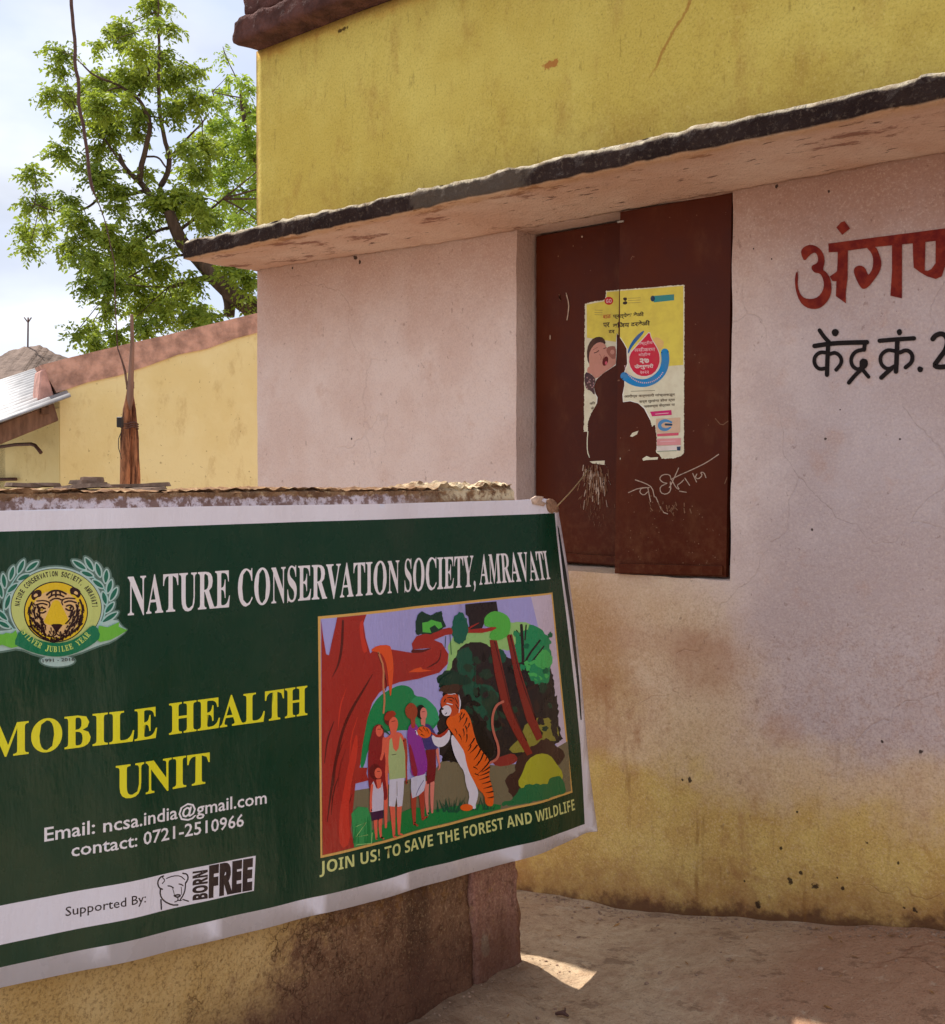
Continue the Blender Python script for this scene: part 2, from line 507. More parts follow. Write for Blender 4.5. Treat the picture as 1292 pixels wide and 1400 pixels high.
# ------------------------------------------------------------------ village building
FB = 3.39                     # facade plane
AL = -4.34                    # its left corner
W0, W1, WZ0, WZ1 = -2.845, -1.962, 1.192, 2.410
def facade_mat():
    t = NT('limewashed_plaster', 0.93, 0.15)
    w1 = t.noise(3.0, 6, 0.62); w2 = t.noise(14, 6, 0.65); w3 = t.noise(70, 4, 0.6)
    st = t.noise(9, 5, 0.6, sc=(2.6, 1, 0.35))
    pink = t.mix(t.ramp(w1, 0.35, 0.65), S(222, 201, 191), S(213, 187, 175))
    lilac = t.mix(t.ramp(w1, 0.35, 0.65), S(199, 182, 180), S(190, 170, 166))  # lilac wash, also darkened to carry the light falling off rightward
    right = t.ramp(t.math('ADD', t.x, t.mul(t.math('SUBTRACT', w1, 0.5), 0.6)), -2.1, -1.6)
    c = t.mix(right, pink, lilac)
    w4 = t.noise(150, 4, 0.7)
    # warm brown glow and darkening under the ledge, painted into the wall colour
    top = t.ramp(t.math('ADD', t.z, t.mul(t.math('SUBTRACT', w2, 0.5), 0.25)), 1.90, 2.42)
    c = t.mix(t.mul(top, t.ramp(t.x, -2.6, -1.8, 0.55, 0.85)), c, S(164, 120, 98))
    # pinkish undercoat rubbed through
    c = t.mix(t.mul(t.ramp(t.noise(6, 6, 0.7, loc=(3, 3, 1)), 0.56, 0.72), 0.35), c, S(190, 150, 130))
    # sandy unpainted zone under the window
    b1 = t.blob(-2.38, 0.80, 0.50, 0.46, 0.9, t.math('ADD', t.mul(w1, .6), t.mul(w2, .4)), 0.32)
    c = t.mix(t.mul(b1, 0.85), c, t.mix(t.ramp(w2, 0.3, 0.7), S(216, 188, 152), S(204, 170, 130)))
    b2 = t.blob(-2.9, 0.7, 0.55, 0.62, 0.8, w1, 0.2)
    c = t.mix(t.mul(b2, 0.85), c, S(186, 148, 100))
    # ochre dado
    hgt = t.math('ADD', t.z, t.mul(t.math('SUBTRACT', w1, 0.5), 0.5))
    sand = t.ramp(hgt, 0.60, 0.80, 1, 0)
    c = t.mix(t.mul(sand, 0.9), c, S(212, 182, 140))
    dado = t.ramp(t.math('ADD', hgt, t.mul(t.math('SUBTRACT', w2, 0.5), 0.12)), 0.46, 0.62, 1, 0)
    och = t.mix(t.ramp(t.noise(7, 6, 0.65, loc=(0, 5, 2)), 0.35, 0.65), S(214, 184, 104), S(200, 164, 88))
    c = t.mix(t.mul(dado, 0.92), c, och)
    gr = t.noise(34, 6, 0.75, loc=(2, 8, 1))
    bot = t.ramp(t.math('ADD', t.z, t.mul(t.math('SUBTRACT', w1, .5), .5)), 1.25, 0.95)
    c = t.mix(t.mul(t.ramp(gr, 0.48, 0.62), bot, 0.22), c, S(166, 122, 88))
    c = t.mix(t.mul(t.ramp(w4, 0.50, 0.62), t.math('ADD', t.mul(bot, 0.14), 0.12)), c, S(120, 84, 66))
    c = t.mix(t.mul(t.ramp(w4, 0.46, 0.36), 0.22), c, S(232, 214, 196))
    # rust brown stains
    rs = t.ramp(t.noise(4.2, 7, 0.72, sc=(1, 1, 0.6), loc=(7, 0, 3)), 0.52, 0.70)
    low = t.ramp(t.z, 1.2, 0.7)
    lft = t.ramp(t.x, -2.1, -1.5, 1.0, 0.25)
    c = t.mix(t.mul(rs, low, lft, 0.75), c, S(160, 112, 74))
    for cx, cz, rx, rz, k in ((-2.06, .93, .13, .10, .7), (-2.50, .62, .10, .06, .6), (-2.2, .98, .22, .05, .4), (-1.78, .74, .06, .05, .5), (-2.44, 1.02, .12, .14, .3)):
        c = t.mix(t.mul(t.blob(cx, cz, rx, rz, 1.8, w2, 0.5), k * .55), c, S(164, 110, 80))
    # splashed mud at the foot, following the rising ground
    base = t.math('SUBTRACT', t.z, t.mul(t.math('MAXIMUM', t.math('ADD', t.x, 2.85), 0.0), 0.165))
    foot = t.ramp(t.math('ADD', base, t.mul(t.math('SUBTRACT', w2, 0.5), 0.34)), -0.02, 0.20, 1, 0)
    c = t.mix(t.mul(foot, 0.6), c, S(140, 88, 56))
    f2 = t.ramp(t.math('ADD', base, t.mul(t.math('SUBTRACT', w2, 0.5), 0.16)), -0.01, 0.035, 1, 0)
    c = t.mix(t.mul(f2, 0.8), c, S(86, 54, 40))
    # drips, flecks and chips
    c = t.mix(t.mul(t.ramp(st, 0.60, 0.74), t.ramp(t.z, 1.0, 0.4), 0.5), c, S(130, 88, 44))
    fl = t.ramp(t.noise(42, 3, 0.6, sc=(1, 1, 0.7)), 0.68, 0.72)
    c = t.mix(t.mul(fl, 0.35), c, S(110, 76, 62))
    fl2 = t.ramp(t.noise(23, 4, 0.7, loc=(9, 4, 4)), 0.70, 0.735)
    c = t.mix(t.mul(fl2, t.ramp(t.z, 0.9, 0.3), 0.8), c, S(62, 40, 34))
    # hairline cracks
    ck = t.ramp(t.voro(1.1, warp=0.7, loc=(0.3, 0, 0.2)), 0.0, 0.004, 1, 0)
    ck = t.mul(ck, t.ramp(t.noise(2.1, 3, 0.5, loc=(5, 5, 5)), 0.50, 0.60))
    c = t.mix(t.mul(ck, 0.12), c, S(130, 94, 80))
    for (px, py, r) in ((1062, 254, .006), (1133, 262, .004), (1040, 252, .004), (1055, 354, .003), (1030, 340, .003), (486, 352, .012), (492, 358, .008), (400, 366, .006), (481, 600, .004), (1186, 1152, .007), (1068, 1160, .005), (1090, 1110, .004), (1228, 1180, .005), (1145, 1200, .004), (1080, 1205, .010), (1114, 1211, .012), (1036, 1237, .012), (1152, 1214, .008), (1250, 1245, .009), (1236, 1241, .006), (1258, 1028, .008), (943, 1066, .008), (933, 1066, .005), (1095, 1193, .006), (1128, 600, .005), (1110, 724, .004), (1230, 600, .004), (1018, 1205, .005), (1206, 1014, .004), (1148, 560, .003)):
        q = on_b(px, py, FB)
        c = t.mix(t.mul(t.blob(q.x, q.z, r * .85, r * .9, 3.2, w3, 0.25), 0.9), c, S(44, 30, 26))
    t.bump(w1, 0.4, 0.02); t.bump(w2, 0.6, 0.010); t.bump(w3, 0.8, 0.004)
    t.bump(t.math('SUBTRACT', 1.0, ck), 0.5, 0.003)
    return t.color(c)
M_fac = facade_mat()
def parapet_mat():
    t = NT('yellow_limewash', 0.93, 0.15)
    w1 = t.noise(2.2, 6, 0.62); w2 = t.noise(12, 6, 0.68); w3 = t.noise(80, 4, 0.6)
    c = t.mix(t.ramp(w1, 0.35, 0.65), S(211, 191, 100), S(199, 175, 84))
    c = t.mix(t.mul(t.ramp(t.noise(5, 7, 0.7, sc=(1.4, 1, 0.7), loc=(2, 0, 2)), 0.50, 0.72), 0.5), c, S(166, 126, 62))
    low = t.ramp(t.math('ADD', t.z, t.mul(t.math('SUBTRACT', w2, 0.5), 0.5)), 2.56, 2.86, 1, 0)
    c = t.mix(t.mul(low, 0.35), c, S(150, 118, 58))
    st = t.ramp(t.noise(16, 6, 0.7, sc=(2.2, 1, 0.5)), 0.60, 0.70)
    c = t.mix(t.mul(st, 0.42), c, S(120, 92, 44))
    fl = t.ramp(t.noise(46, 4, 0.65, sc=(1.2, 1, 0.6)), 0.66, 0.71)
    c = t.mix(t.mul(fl, 0.5), c, S(96, 72, 34))
    top = t.ramp(t.math('ADD', t.z, t.mul(t.math('SUBTRACT', w2, 0.5), 0.12)), 3.33, 3.40)
    c = t.mix(t.mul(top, 0.5), c, S(190, 120, 50))
    w4 = t.noise(130, 4, 0.7)
    c = t.mix(t.mul(t.ramp(w4, 0.50, 0.64), 0.28), c, S(120, 96, 52))
    c = t.mix(t.mul(t.ramp(w4, 0.44, 0.34), 0.2), c, S(226, 210, 150))
    q = on_b(752, 88, FB)
    c = t.mix(t.mul(t.blob(q.x, q.z, .03, .014, 3.4, t.noise(45, 5, .7), 0.2), 0.8), c, S(168, 96, 48))
    q = on_b(470, 40, FB)
    c = t.mix(t.mul(t.blob(q.x, q.z, .03, .008, 3.6, t.noise(38, 5, .7), 0.2), 0.85), c, S(50, 30, 20))
    # long drip line on the right
    qa, qb = on_b(944, 0, FB), on_b(888, 106, FB)
    ln = t.math('ABSOLUTE', t.math('SUBTRACT', t.math('SUBTRACT', t.x, qb.x), t.math('ADD', t.mul(t.math('SUBTRACT', t.z, qb.z), (qa.x - qb.x) / (qa.z - qb.z)), t.mul(t.math('SUBTRACT', w2, 0.5), 0.06))))
    lm = t.mul(t.ramp(ln, 0.003, 0.009, 1, 0), t.ramp(t.z, qb.z - .02, qb.z + .05), 0.6)
    c = t.mix(lm, c, S(150, 88, 40))
    e = t.ramp(t.math('ADD', t.x, t.mul(t.math('SUBTRACT', w2, 0.5), 0.03)), AL, AL + 0.02, 1, 0)
    c = t.mix(t.mul(e, 0.7), c, S(90, 60, 40))
    t.bump(w1, 0.3, 0.02); t.bump(w2, 0.55, 0.008); t.bump(w3, 0.5, 0.0025)
    return t.color(c)
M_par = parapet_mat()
def ledge_mat():
    t = NT('painted_concrete_ledge', 0.95, 0.15)
    w2 = t.noise(16, 6, 0.7); w3 = t.noise(90, 4, 0.6)
    # soffit: dusty pink-brown; front face: black-brown paint; crumbled top: pale mortar
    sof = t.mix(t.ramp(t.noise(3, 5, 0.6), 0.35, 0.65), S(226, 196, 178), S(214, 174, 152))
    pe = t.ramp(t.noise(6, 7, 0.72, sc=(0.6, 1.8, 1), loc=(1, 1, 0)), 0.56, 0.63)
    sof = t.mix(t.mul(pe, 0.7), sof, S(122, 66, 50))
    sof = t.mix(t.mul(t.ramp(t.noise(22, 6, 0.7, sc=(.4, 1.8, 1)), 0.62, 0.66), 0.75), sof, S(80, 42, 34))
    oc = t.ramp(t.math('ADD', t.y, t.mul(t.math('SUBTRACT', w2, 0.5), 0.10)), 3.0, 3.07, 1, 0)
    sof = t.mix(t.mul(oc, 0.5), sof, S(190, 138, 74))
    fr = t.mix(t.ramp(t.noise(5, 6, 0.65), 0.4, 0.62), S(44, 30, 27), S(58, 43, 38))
    grey = t.mul(t.ramp(t.math('ADD', t.x, t.mul(t.math('SUBTRACT', w2, .5), .2)), -3.0, -2.95), t.ramp(t.math('ADD', t.x, t.mul(t.math('SUBTRACT', w2, .5), .2)), -2.45, -2.5))
    fr = t.mix(t.mul(grey, 0.55), fr, S(112, 98, 84))
    fr = t.mix(t.mul(t.ramp(t.noise(55, 6, .75), 0.52, 0.66), 0.55), fr, S(112, 96, 82))
    fr = t.mix(t.mul(t.ramp(w2, 0.55, 0.75), 0.4), fr, S(50, 38, 34))
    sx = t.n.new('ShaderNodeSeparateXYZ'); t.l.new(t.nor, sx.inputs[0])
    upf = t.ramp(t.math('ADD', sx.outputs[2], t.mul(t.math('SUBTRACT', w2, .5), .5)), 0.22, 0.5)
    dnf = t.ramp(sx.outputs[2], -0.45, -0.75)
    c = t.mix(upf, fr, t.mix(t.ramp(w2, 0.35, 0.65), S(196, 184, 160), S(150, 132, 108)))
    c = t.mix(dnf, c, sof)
    t.bump(w2, 0.9, 0.014); t.bump(t.noise(45, 6, .75), 0.9, 0.008); t.bump(w3, 0.7, 0.004)
    return t.color(c)
M_ledge = ledge_mat()
M_corn = simple_mat('maroon_painted_concrete', S(88, 58, 52), 0.93, 0.15, 0.35, 14, 1.0, 0.016)
M_dark = simple_mat('interior_shade', S(40, 32, 30), 0.95, 0.1, 0.1, 5, 0)

bld = empty('village_building', (AL, FB, 0))
tag(bld, 'single storey village building with pink lower wall, yellow parapet and brown shuttered window', 'building')
def P_(o):      # parent without moving: the empty is not at the origin
    o.parent = bld; o.matrix_parent_inverse = Matrix.Translation(-Vector(bld.location)); return o

def front_wall():
    st = 0.03
    def ax_(pts):
        r = []
        for a, b in zip(pts, pts[1:]):
            n = max(1, round((b - a) / st)); r += [a + (b - a) * i / n for i in range(n)]
        return r + [pts[-1]]
    X = ax_([AL, W0, W1, 2.6]); Z = ax_([-0.25, WZ0, WZ1, 2.47])
    vid = {}; vv = []; ff = []
    def V(i, k, lay):
        if (i, k, lay) in vid: return vid[(i, k, lay)]
        x, z = X[i], Z[k]; y = FB
        edge_hole = (W0 - 1e-6 <= x <= W1 + 1e-6 and WZ0 - 1e-6 <= z <= WZ1 + 1e-6)
        q = Vector((x, y, z))
        if lay == 0:
            q.y += 0.004 * fbm((x, 0, z), 1.5, 3) + 0.0018 * fbm((x, 0, z), 9, 6)
            if edge_hole:
                q.x += 0.004 * fbm((x, 1, z), 7, 2); q.z += 0.004 * fbm((x, 1, z), 9, 1)
                if x < W0 + 0.001: q.y += 0.004
        elif lay == 1:
            q.y = FB + 0.25
            if abs(z - WZ0) < 1e-6: q.z += 0.028
            if x < W0 + 1e-6: q.x += 0.006 * nz((x, 0, z), 8)
        vid[(i, k, lay)] = len(vv); vv.append(q); return vid[(i, k, lay)]
    hole = set()
    for i in range(len(X) - 1):
        for k in range(len(Z) - 1):
            cx, cz = (X[i] + X[i + 1]) / 2, (Z[k] + Z[k + 1]) / 2
            if W0 < cx < W1 and WZ0 < cz < WZ1: hole.add((i, k)); continue
            ff.append((V(i, k, 0), V(i + 1, k, 0), V(i + 1, k + 1, 0), V(i, k + 1, 0)))
    for (i, k) in hole:
        for (e0, e1, nb) in (((i, k), (i, k + 1), (i - 1, k)), ((i + 1, k), (i + 1, k + 1), (i + 1, k)), ((i, k), (i + 1, k), (i, k - 1)), ((i, k + 1), (i + 1, k + 1), (i, k + 1))):
            if nb not in hole:
                ff.append((V(*e0, 0), V(*e1, 0), V(*e1, 1), V(*e0, 1)))
    me = bpy.data.meshes.new('front_wall')
    me.from_pydata([tuple(v) for v in vv], [], ff)
    bm = bmesh.new(); bm.from_mesh(me); bmesh.ops.recalc_face_normals(bm, faces=bm.faces[:])
    for e in bm.edges:
        if len(e.link_faces) == 2 and e.calc_face_angle(0) > 0.7: e.smooth = False
    bm.to_mesh(me); bm.free()
    for p in me.polygons: p.use_smooth = True
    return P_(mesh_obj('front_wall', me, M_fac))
front_wall()
# parapet, side and back walls, roof
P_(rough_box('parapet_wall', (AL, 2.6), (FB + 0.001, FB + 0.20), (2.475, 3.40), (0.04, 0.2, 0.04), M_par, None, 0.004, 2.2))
P_(rough_box('side_wall', (AL, AL + 0.22), (FB + 0.003, 7.6), (-0.25, 2.47), 0.3, M_fac, None, 0.0, 3))
P_(rough_box('side_wall', (2.38, 2.6), (FB + 0.23, 7.38), (-0.25, 3.38), 0.4, M_fac, None, 0.0, 3))
P_(rough_box('side_wall', (AL, AL + 0.20), (FB + 0.21, 7.38), (2.476, 3.39), 0.3, M_par, None, 0.0, 3))
P_(rough_box('back_wall', (AL + 0.22, 2.6), (7.4, 7.6), (-0.25, 3.38), 0.5, M_fac, None, 0.0, 3))
P_(rough_box('roof_slab', (AL + 0.23, 2.37), (FB + 0.26, 7.39), (3.30, 3.385), 0.5, M_corn, None, 0.003, 3))
P_(rough_box('interior_shade_panel', (W0 - 0.3, W1 + 0.3), (FB + 0.5, FB + 0.53), (0.3, 3.0), 0.5, M_dark, None, 0.0, 3))  # added dark sheet standing in for the unlit interior
# cornice of two courses
def corn_fn(p, q, n):
    q.z += 0.006 * nz(p, 1.4, 2); return q
P_(rough_box('cornice', (AL + 0.0, 2.64), (3.263, 3.66), (3.402, 3.502), (0.015, 0.03, 0.016), M_corn, None, 0.005, 8, 0.010, 16, corn_fn))
P_(rough_box('cornice', (AL + 0.035, 2.60), (3.295, 3.62), (3.506, 3.60), (0.015, 0.04, 0.018), M_corn, None, 0.010, 14, 0.016, 18))
# crumbly ledge over the window
def ledge_fn(p, q, n):
    if n.z > 0:
        d = 0.010 * nz((p.x, 0, 0), 2.3, 1) + 0.006 * nz((p.x, 0, 0), 8, 1)
        wear = 0.016 * max(0, nz((p.x, 0, 0), 1.7, 7) + 0.25) * (1 if p.y < 3.05 else 0)
        q.z += d - wear - 0.020 * max(0, fbm((p.x, p.y, 0), 22, 4)) * (1 if p.y < 3.06 else 0.2)
        if n.y < 0: q.y += 0.012 + 0.020 * nz((p.x, 0, 1), 11, 2) + 0.016 * nz((p.x, 0, 1), 34, 2)
    if n.z < 0: q.z -= 0.026 * sm((p.y - 3.0) / .39) * sm((p.x + 4.25) / 1.3)
    if n.z < 0 and n.y < 0: q.z += 0.003 * nz((p.x, 0, 0), 3.0) + 0.005 * nz((p.x, 0, 0), 26.0)
    if n.y < 0 and n.z == 0: q.y += 0.006 * fbm(p, 24, 8)
    return q
P_(rough_box('window_ledge', (AL, 2.62), (3.0, FB - 0.001), (2.434, 2.515), (0.018, 0.026, 0.016), M_ledge, None, 0.003, 18, 0.006, 20, ledge_fn))

# ------------------------------------------------------------------ window with steel shutters
def shutter_mat():
    t = NT('red_oxide_painted_steel', 0.5, 0.13)
    w1 = t.noise(3, 5, 0.6); w2 = t.noise(40, 5, 0.7)
    c = t.mix(t.ramp(w1, 0.3, 0.7), S(72, 26, 9), S(84, 34, 13))
    c = t.mix(t.mul(t.ramp(t.noise(8, 6, 0.7, sc=(1, 1, 0.5)), 0.5, 0.75), 0.45), c, S(104, 62, 36))
    dust = t.ramp(t.z, 1.55, 1.2)
    c = t.mix(t.mul(dust, t.ramp(w2, 0.4, 0.7), 0.35), c, S(120, 78, 50))
    sc = t.ramp(t.noise(55, 3, 0.6, loc=(3, 1, 1)), 0.715, 0.74)
    c = t.mix(t.mul(sc, 0.55), c, S(150, 110, 84))
    t.l.new(t.ramp(w1, 0.3, 0.7, 0.35, 0.6), t.b.inputs['Roughness'])
    t.bump(w1, 0.25, 0.02); t.bump(w2, 0.2, 0.002)
    return t.color(c)
M_sh = shutter_mat()
win = empty('window'); win.location = (0, 0, 0); P_(win); win.matrix_parent_inverse = Matrix.Translation(-Vector(bld.location))
def quad_slab(name, tl, tr, br, bl, th, mats, parent, nx=10, nzz=16, wob=0.0):
    """thin sheet with thickness going away from the viewer"""
    n = (Vector(tr) - Vector(tl)).cross(Vector(bl) - Vector(tl)).normalized()
    if n.y < 0: n = -n
    bm = bmesh.new()
    def g(u, v): return (Vector(tl) * (1 - u) + Vector(tr) * u) * (1 - v) + (Vector(bl) * (1 - u) + Vector(br) * u) * v
    F = [[bm.verts.new(g(i / nx, k / nzz) + n * wob * nz((i / nx * 2, 0, k / nzz * 3), 1.0, 3)) for i in range(nx + 1)] for k in range(nzz + 1)]
    B = [[bm.verts.new(g(i / nx, k / nzz) + n * th) for i in range(nx + 1)] for k in range(nzz + 1)]
    for k in range(nzz):
        for i in range(nx):
            bm.faces.new((F[k][i], F[k][i + 1], F[k + 1][i + 1], F[k + 1][i])); bm.faces.new((B[k][i], B[k + 1][i], B[k + 1][i + 1], B[k][i + 1]))
    for i in range(nx):
        bm.faces.new((F[0][i], B[0][i], B[0][i + 1], F[0][i + 1])); bm.faces.new((F[nzz][i], F[nzz][i + 1], B[nzz][i + 1], B[nzz][i]))
    for k in range(nzz):
        bm.faces.new((F[k][0], F[k + 1][0], B[k + 1][0], B[k][0])); bm.faces.new((F[k][nx], B[k][nx], B[k + 1][nx], F[k + 1][nx]))
    return from_bm(name, bm, mats, parent)
LB = 3.49                                      # left leaf plane
aL0 = on_b(733, 500, LB).x; aL1 = on_b(856, 500, LB).x
zt = on_b(800, 311, LB).z; zb = on_b(800, 771, LB).z
tl, tr = Vector((aL0, LB, on_b(735, 323, LB).z)), Vector((aL1, LB, on_b(848, 303, LB).z))
bl, br = Vector((aL0, LB, on_b(770, 768, LB).z)), Vector((aL1, LB, on_b(840, 774, LB).z))
sh1 = quad_slab('shutter', tl, tr, br, bl, 0.02, M_sh, win)
tag(sh1, 'recessed left steel shutter leaf')
# right leaf stands slightly ajar
pr_l = on_b(848, 500, 3.372); pr_r = on_b(999, 500, 3.405)
rn = Vector((pr_r.y - pr_l.y, -(pr_r.x - pr_l.x), 0)).normalized()
if rn.y > 0: rn = -rn
def on_r(px, py, off=0.0): return on_plane(px, py, pr_l + rn * off, rn)
rtl, rtr, rbr, rbl = on_r(848, 290), on_r(1000.5, 264), on_r(992.5, 789), on_r(840.5, 784)
rtr.x = min(rtr.x, W1 - 0.004); rbr.x = min(rbr.x, W1 - 0.004)
sh2 = quad_slab('shutter', rtl, rtr, rbr, rbl, 0.022, M_sh, win, wob=0.0)
tag(sh2, 'right steel shutter leaf overlapping the left one')
# overlap strip and bottom rails, hinges
def bar(name, p, q, w, d, mat, parent, up=Vector((0, 0, 1)), off=0.0):
    p, q = Vector(p), Vector(q); t = (q - p).normalized(); n = t.cross(up).normalized(); u = n.cross(t).normalized()
    bm = bmesh.new(); vs_ = []
    for e in (p, q):
        for a, b in ((-1, -1), (1, -1), (1, 1), (-1, 1)):
            vs_.append(bm.verts.new(e + u * a * w / 2 + n * (b * d / 2 + off)))
    for f in ((0, 1, 2, 3), (7, 6, 5, 4), (0, 4, 5, 1), (1, 5, 6, 2), (2, 6, 7, 3), (3, 7, 4, 0)): bm.faces.new([vs_[i] for i in f])
    bmesh.ops.bevel(bm, geom=bm.edges[:], offset=min(w, d) * 0.12, segments=1, affect='EDGES')
    return from_bm(name, bm, mat, parent)
fr0 = on_r(844.5, 291, -0.004) ; fr1 = on_r(837, 785, -0.004)
bar('shutter_rail', (aL0 + .01, LB - .008, bl.z + .02), (aL1 - .02, LB - .008, br.z + .02), 0.03, 0.012, M_sh, win)
rr0, rr1 = rbl + Vector((.02, 0, .02)) + rn * .005, rbr + Vector((-.01, 0, .02)) + rn * .005
bar('shutter_rail', rr0, rr1, 0.03, 0.008, M_sh, win)
bar('window_frame', (W0 + .015, 3.53, WZ0 + 0.02), (W0 + .015, 3.53, WZ1 - .02), 0.03, 0.03, M_sh, win, up=Vector((1, 0, 0)))
bar('window_frame', (W1 - .015, 3.47, WZ0 + 0.02), (W1 - .015, 3.47, WZ1 - .02), 0.03, 0.03, M_sh, win, up=Vector((1, 0, 0)))
for px, py in ((848.5, 303),):
    q = on_r(px, py, .012)
    bar('hinge', q - Vector((.012, 0, 0)), q + Vector((.012, 0.0, 0)), 0.006, 0.006, simple_mat('bare_steel', S(150, 140, 130), .5, .5, .1, 30, 0), win)

# chalk and scratches on the shutters
M_chalk = simple_mat('chalk', S(176, 150, 130), 0.95, 0.1, 0.25, 120, 0)
M_chalk2 = simple_mat('rubbed_chalk', S(124, 88, 66), 0.95, 0.1, 0.3, 120, 0)
def rsrf(px, py, off): return on_r(px, py, off)
def lsrf(px, py, off): return on_b(px, py, LB - off)
K7 = (4.307, 720, 540)
cr = Canvas(lambda x, y: (x, y), rsrf, 0.0008, K7, clip=[(0, 849, 1)])
for pts in ([(640, 500), (700, 520), (740, 545), (752, 600)], [(600, 575), (660, 548), (722, 545)], [(702, 545), (672, 550), (665, 575), (690, 592), (714, 570)], [(714, 548), (722, 590), (730, 628)],
            [(850, 492), (842, 468), (802, 468), (780, 492), (800, 515), (826, 520)], [(824, 522), (785, 540), (788, 575), (820, 587), (850, 565), (846, 512)], [(856, 500), (878, 545), (902, 560), (884, 532), (905, 520), (925, 500)],
            [(900, 566), (940, 573)], [(850, 497), (900, 472), (985, 435), (1060, 398), (1130, 350)], [(932, 490), (960, 532)], [(978, 462), (1000, 512)], [(1002, 466), (992, 486), (1012, 496), (1036, 472), (1022, 456), (1044, 455), (1056, 487)],
            [(1112, 140), (1148, 182), (1185, 155)], [(1166, 522), (1180, 486)], [(760, 600), (800, 690), (830, 700)], [(840, 545), (850, 530), (895, 430)]):
    cr.stroke(pts, 5.6, M_chalk if pts[0][0] < 1100 else M_chalk2)
for i in range(26):
    x, y = random.gauss(840, 60), random.gauss(650, 30)
    cr.stroke([(x, y), (x + random.uniform(-14, 14), y + random.uniform(6, 26))], random.uniform(3, 8), M_chalk2)
for i in range(60):
    x, y = random.uniform(600, 1150), random.uniform(560, 1040)
    cr.ell((x, y), random.uniform(1.5, 4.5), random.uniform(1.5, 5), M_chalk2, n=7)
o_ = P_(cr.build('chalk_writing', None)); o_.parent = win; o_['kind'] = 'stuff'
cl_ = Canvas(lambda x, y: (x, y), lsrf, 0.0008, K7, clip=[(0, 846, -1)])
for i in range(210):
    x = random.gauss(400, 42); y = random.uniform(400, 640)
    if abs(x - 400) > 90 or (y > 560 and random.random() < .5): continue
    l = random.uniform(12, 60); d = (x - 400) * 0.10
    cl_.stroke([(x, y), (x + d + random.uniform(-5, 5), y + l)], random.uniform(1.5, 6.5), random.choice([M_chalk, M_chalk2, M_chalk2, M_chalk2]))
for i in range(30):
    x, y = random.gauss(410, 40), random.uniform(640, 760)
    cl_.stroke([(x, y), (x + random.uniform(-5, 5), y + random.uniform(8, 30))], 1.6, M_chalk2)
cl_.sc, cl_.ox, cl_.oy = 4.117, 720, 260
cl_.stroke([(222, 580), (238, 640), (234, 690), (227, 730)], 6, M_chalk)
cl_.stroke([(182, 588), (190, 622)], 5, M_chalk2)
cl_.ell((132, 828), 4, 14, M_chalk, n=9); cl_.ell((312, 262), 5, 6, M_chalk, n=8); cl_.ell((262, 314), 3, 5, M_chalk2, n=8); cl_.ell((178, 372), 3, 5, M_chalk2, n=8)
o_ = cl_.build('chalk_scribble', None); P_(o_); o_.parent = win; o_['kind'] = 'stuff'
win_inv = None
for o in list(bpy.data.objects):
    if o.parent == win: o.matrix_parent_inverse = Matrix.Identity(4)

# ------------------------------------------------------------------ painted lettering on the facade
def paint(name, c1, c2):
    t = NT(name, 0.85, 0.2)
    n = t.noise(26, 5, 0.65)
    c = t.mix(t.ramp(n, 0.35, 0.65), c1, c2)
    t.bump(t.noise(14, 6, .65), 0.5, 0.008); t.bump(t.noise(70, 4, .6), 0.5, 0.0025)
    return t.color(c)
M_red = paint('dark_red_sign_paint', S(104, 24, 22), S(134, 46, 30))
M_blk = paint('black_sign_paint', S(26, 20, 20), S(36, 28, 27))
def fsrf(a, z, off):
    return Vector((a, FB + 0.004 * fbm((a, 0, z), 1.5, 3) + 0.0018 * fbm((a, 0, z), 9, 6) - 0.0022 - off, z))
def funp(px, py):
    q = on_b(px, py, FB); return (q.x, q.z)
KW = (5.0, 1050, 280)
cw = Canvas(funp, fsrf, 0.0, KW, cuts=[-2.0 + .03 * i for i in range(60)])
cw.poly([(225, 315), (250, 285), (295, 270), (345, 290), (375, 325), (388, 370), (385, 410), (375, 445), (400, 460), (425, 500), (436, 560), (430, 620), (400, 670), (360, 705), (310, 715), (255, 700), (215, 660), (190, 590), (183, 520), (190, 470), (203, 452), (207, 490), (203, 560), (220, 610), (250, 640), (300, 645), (345, 630), (375, 590), (385, 540), (370, 485), (350, 468), (320, 465), (298, 440), (300, 415), (335, 400), (345, 375), (335, 335), (315, 325), (285, 345), (250, 388), (232, 350)], M_red, 1)
cw.poly([(422, 490), (465, 460), (484, 436), (484, 524), (440, 520)], M_red)
cw.poly([(478, 305), (547, 298), (545, 500), (533, 600), (533, 674), (465, 625), (468, 520), (475, 400)], M_red)
cw.poly([(413, 265), (700, 228), (1250, 158), (1400, 140), (1400, 215), (1250, 237), (990, 265), (720, 290), (480, 322), (415, 325)], M_red)
cw.poly([(467, 155), (500, 120), (525, 112), (562, 162), (508, 206)], M_red)
cw.poly([(690, 280), (740, 285), (765, 345), (780, 400), (765, 460), (730, 510), (690, 560), (655, 580), (630, 560), (600, 500), (585, 455), (595, 425), (630, 412), (665, 430), (680, 470), (690, 480), (715, 440), (722, 380), (710, 330), (672, 290)], M_red, 1)
cw.poly([(850, 262), (920, 258), (918, 640), (838, 622), (850, 450)], M_red)
cw.poly([(992, 240), (1080, 232), (1078, 350), (1075, 450), (1095, 452), (1120, 440), (1148, 400), (1150, 222), (1220, 215), (1215, 420), (1190, 490), (1150, 508), (1090, 490), (1040, 460), (1000, 430), (995, 340)], M_red)
cw.poly([(1290, 205), (1360, 195), (1350, 600), (1285, 590)], M_red)
o = P_(cw.build('painted_lettering', None)); o['label'] = 'dark red hand painted Devanagari word'
cw2 = Canvas(funp, fsrf, 0.0, KW, cuts=[-2.0 + .03 * i for i in range(60)])
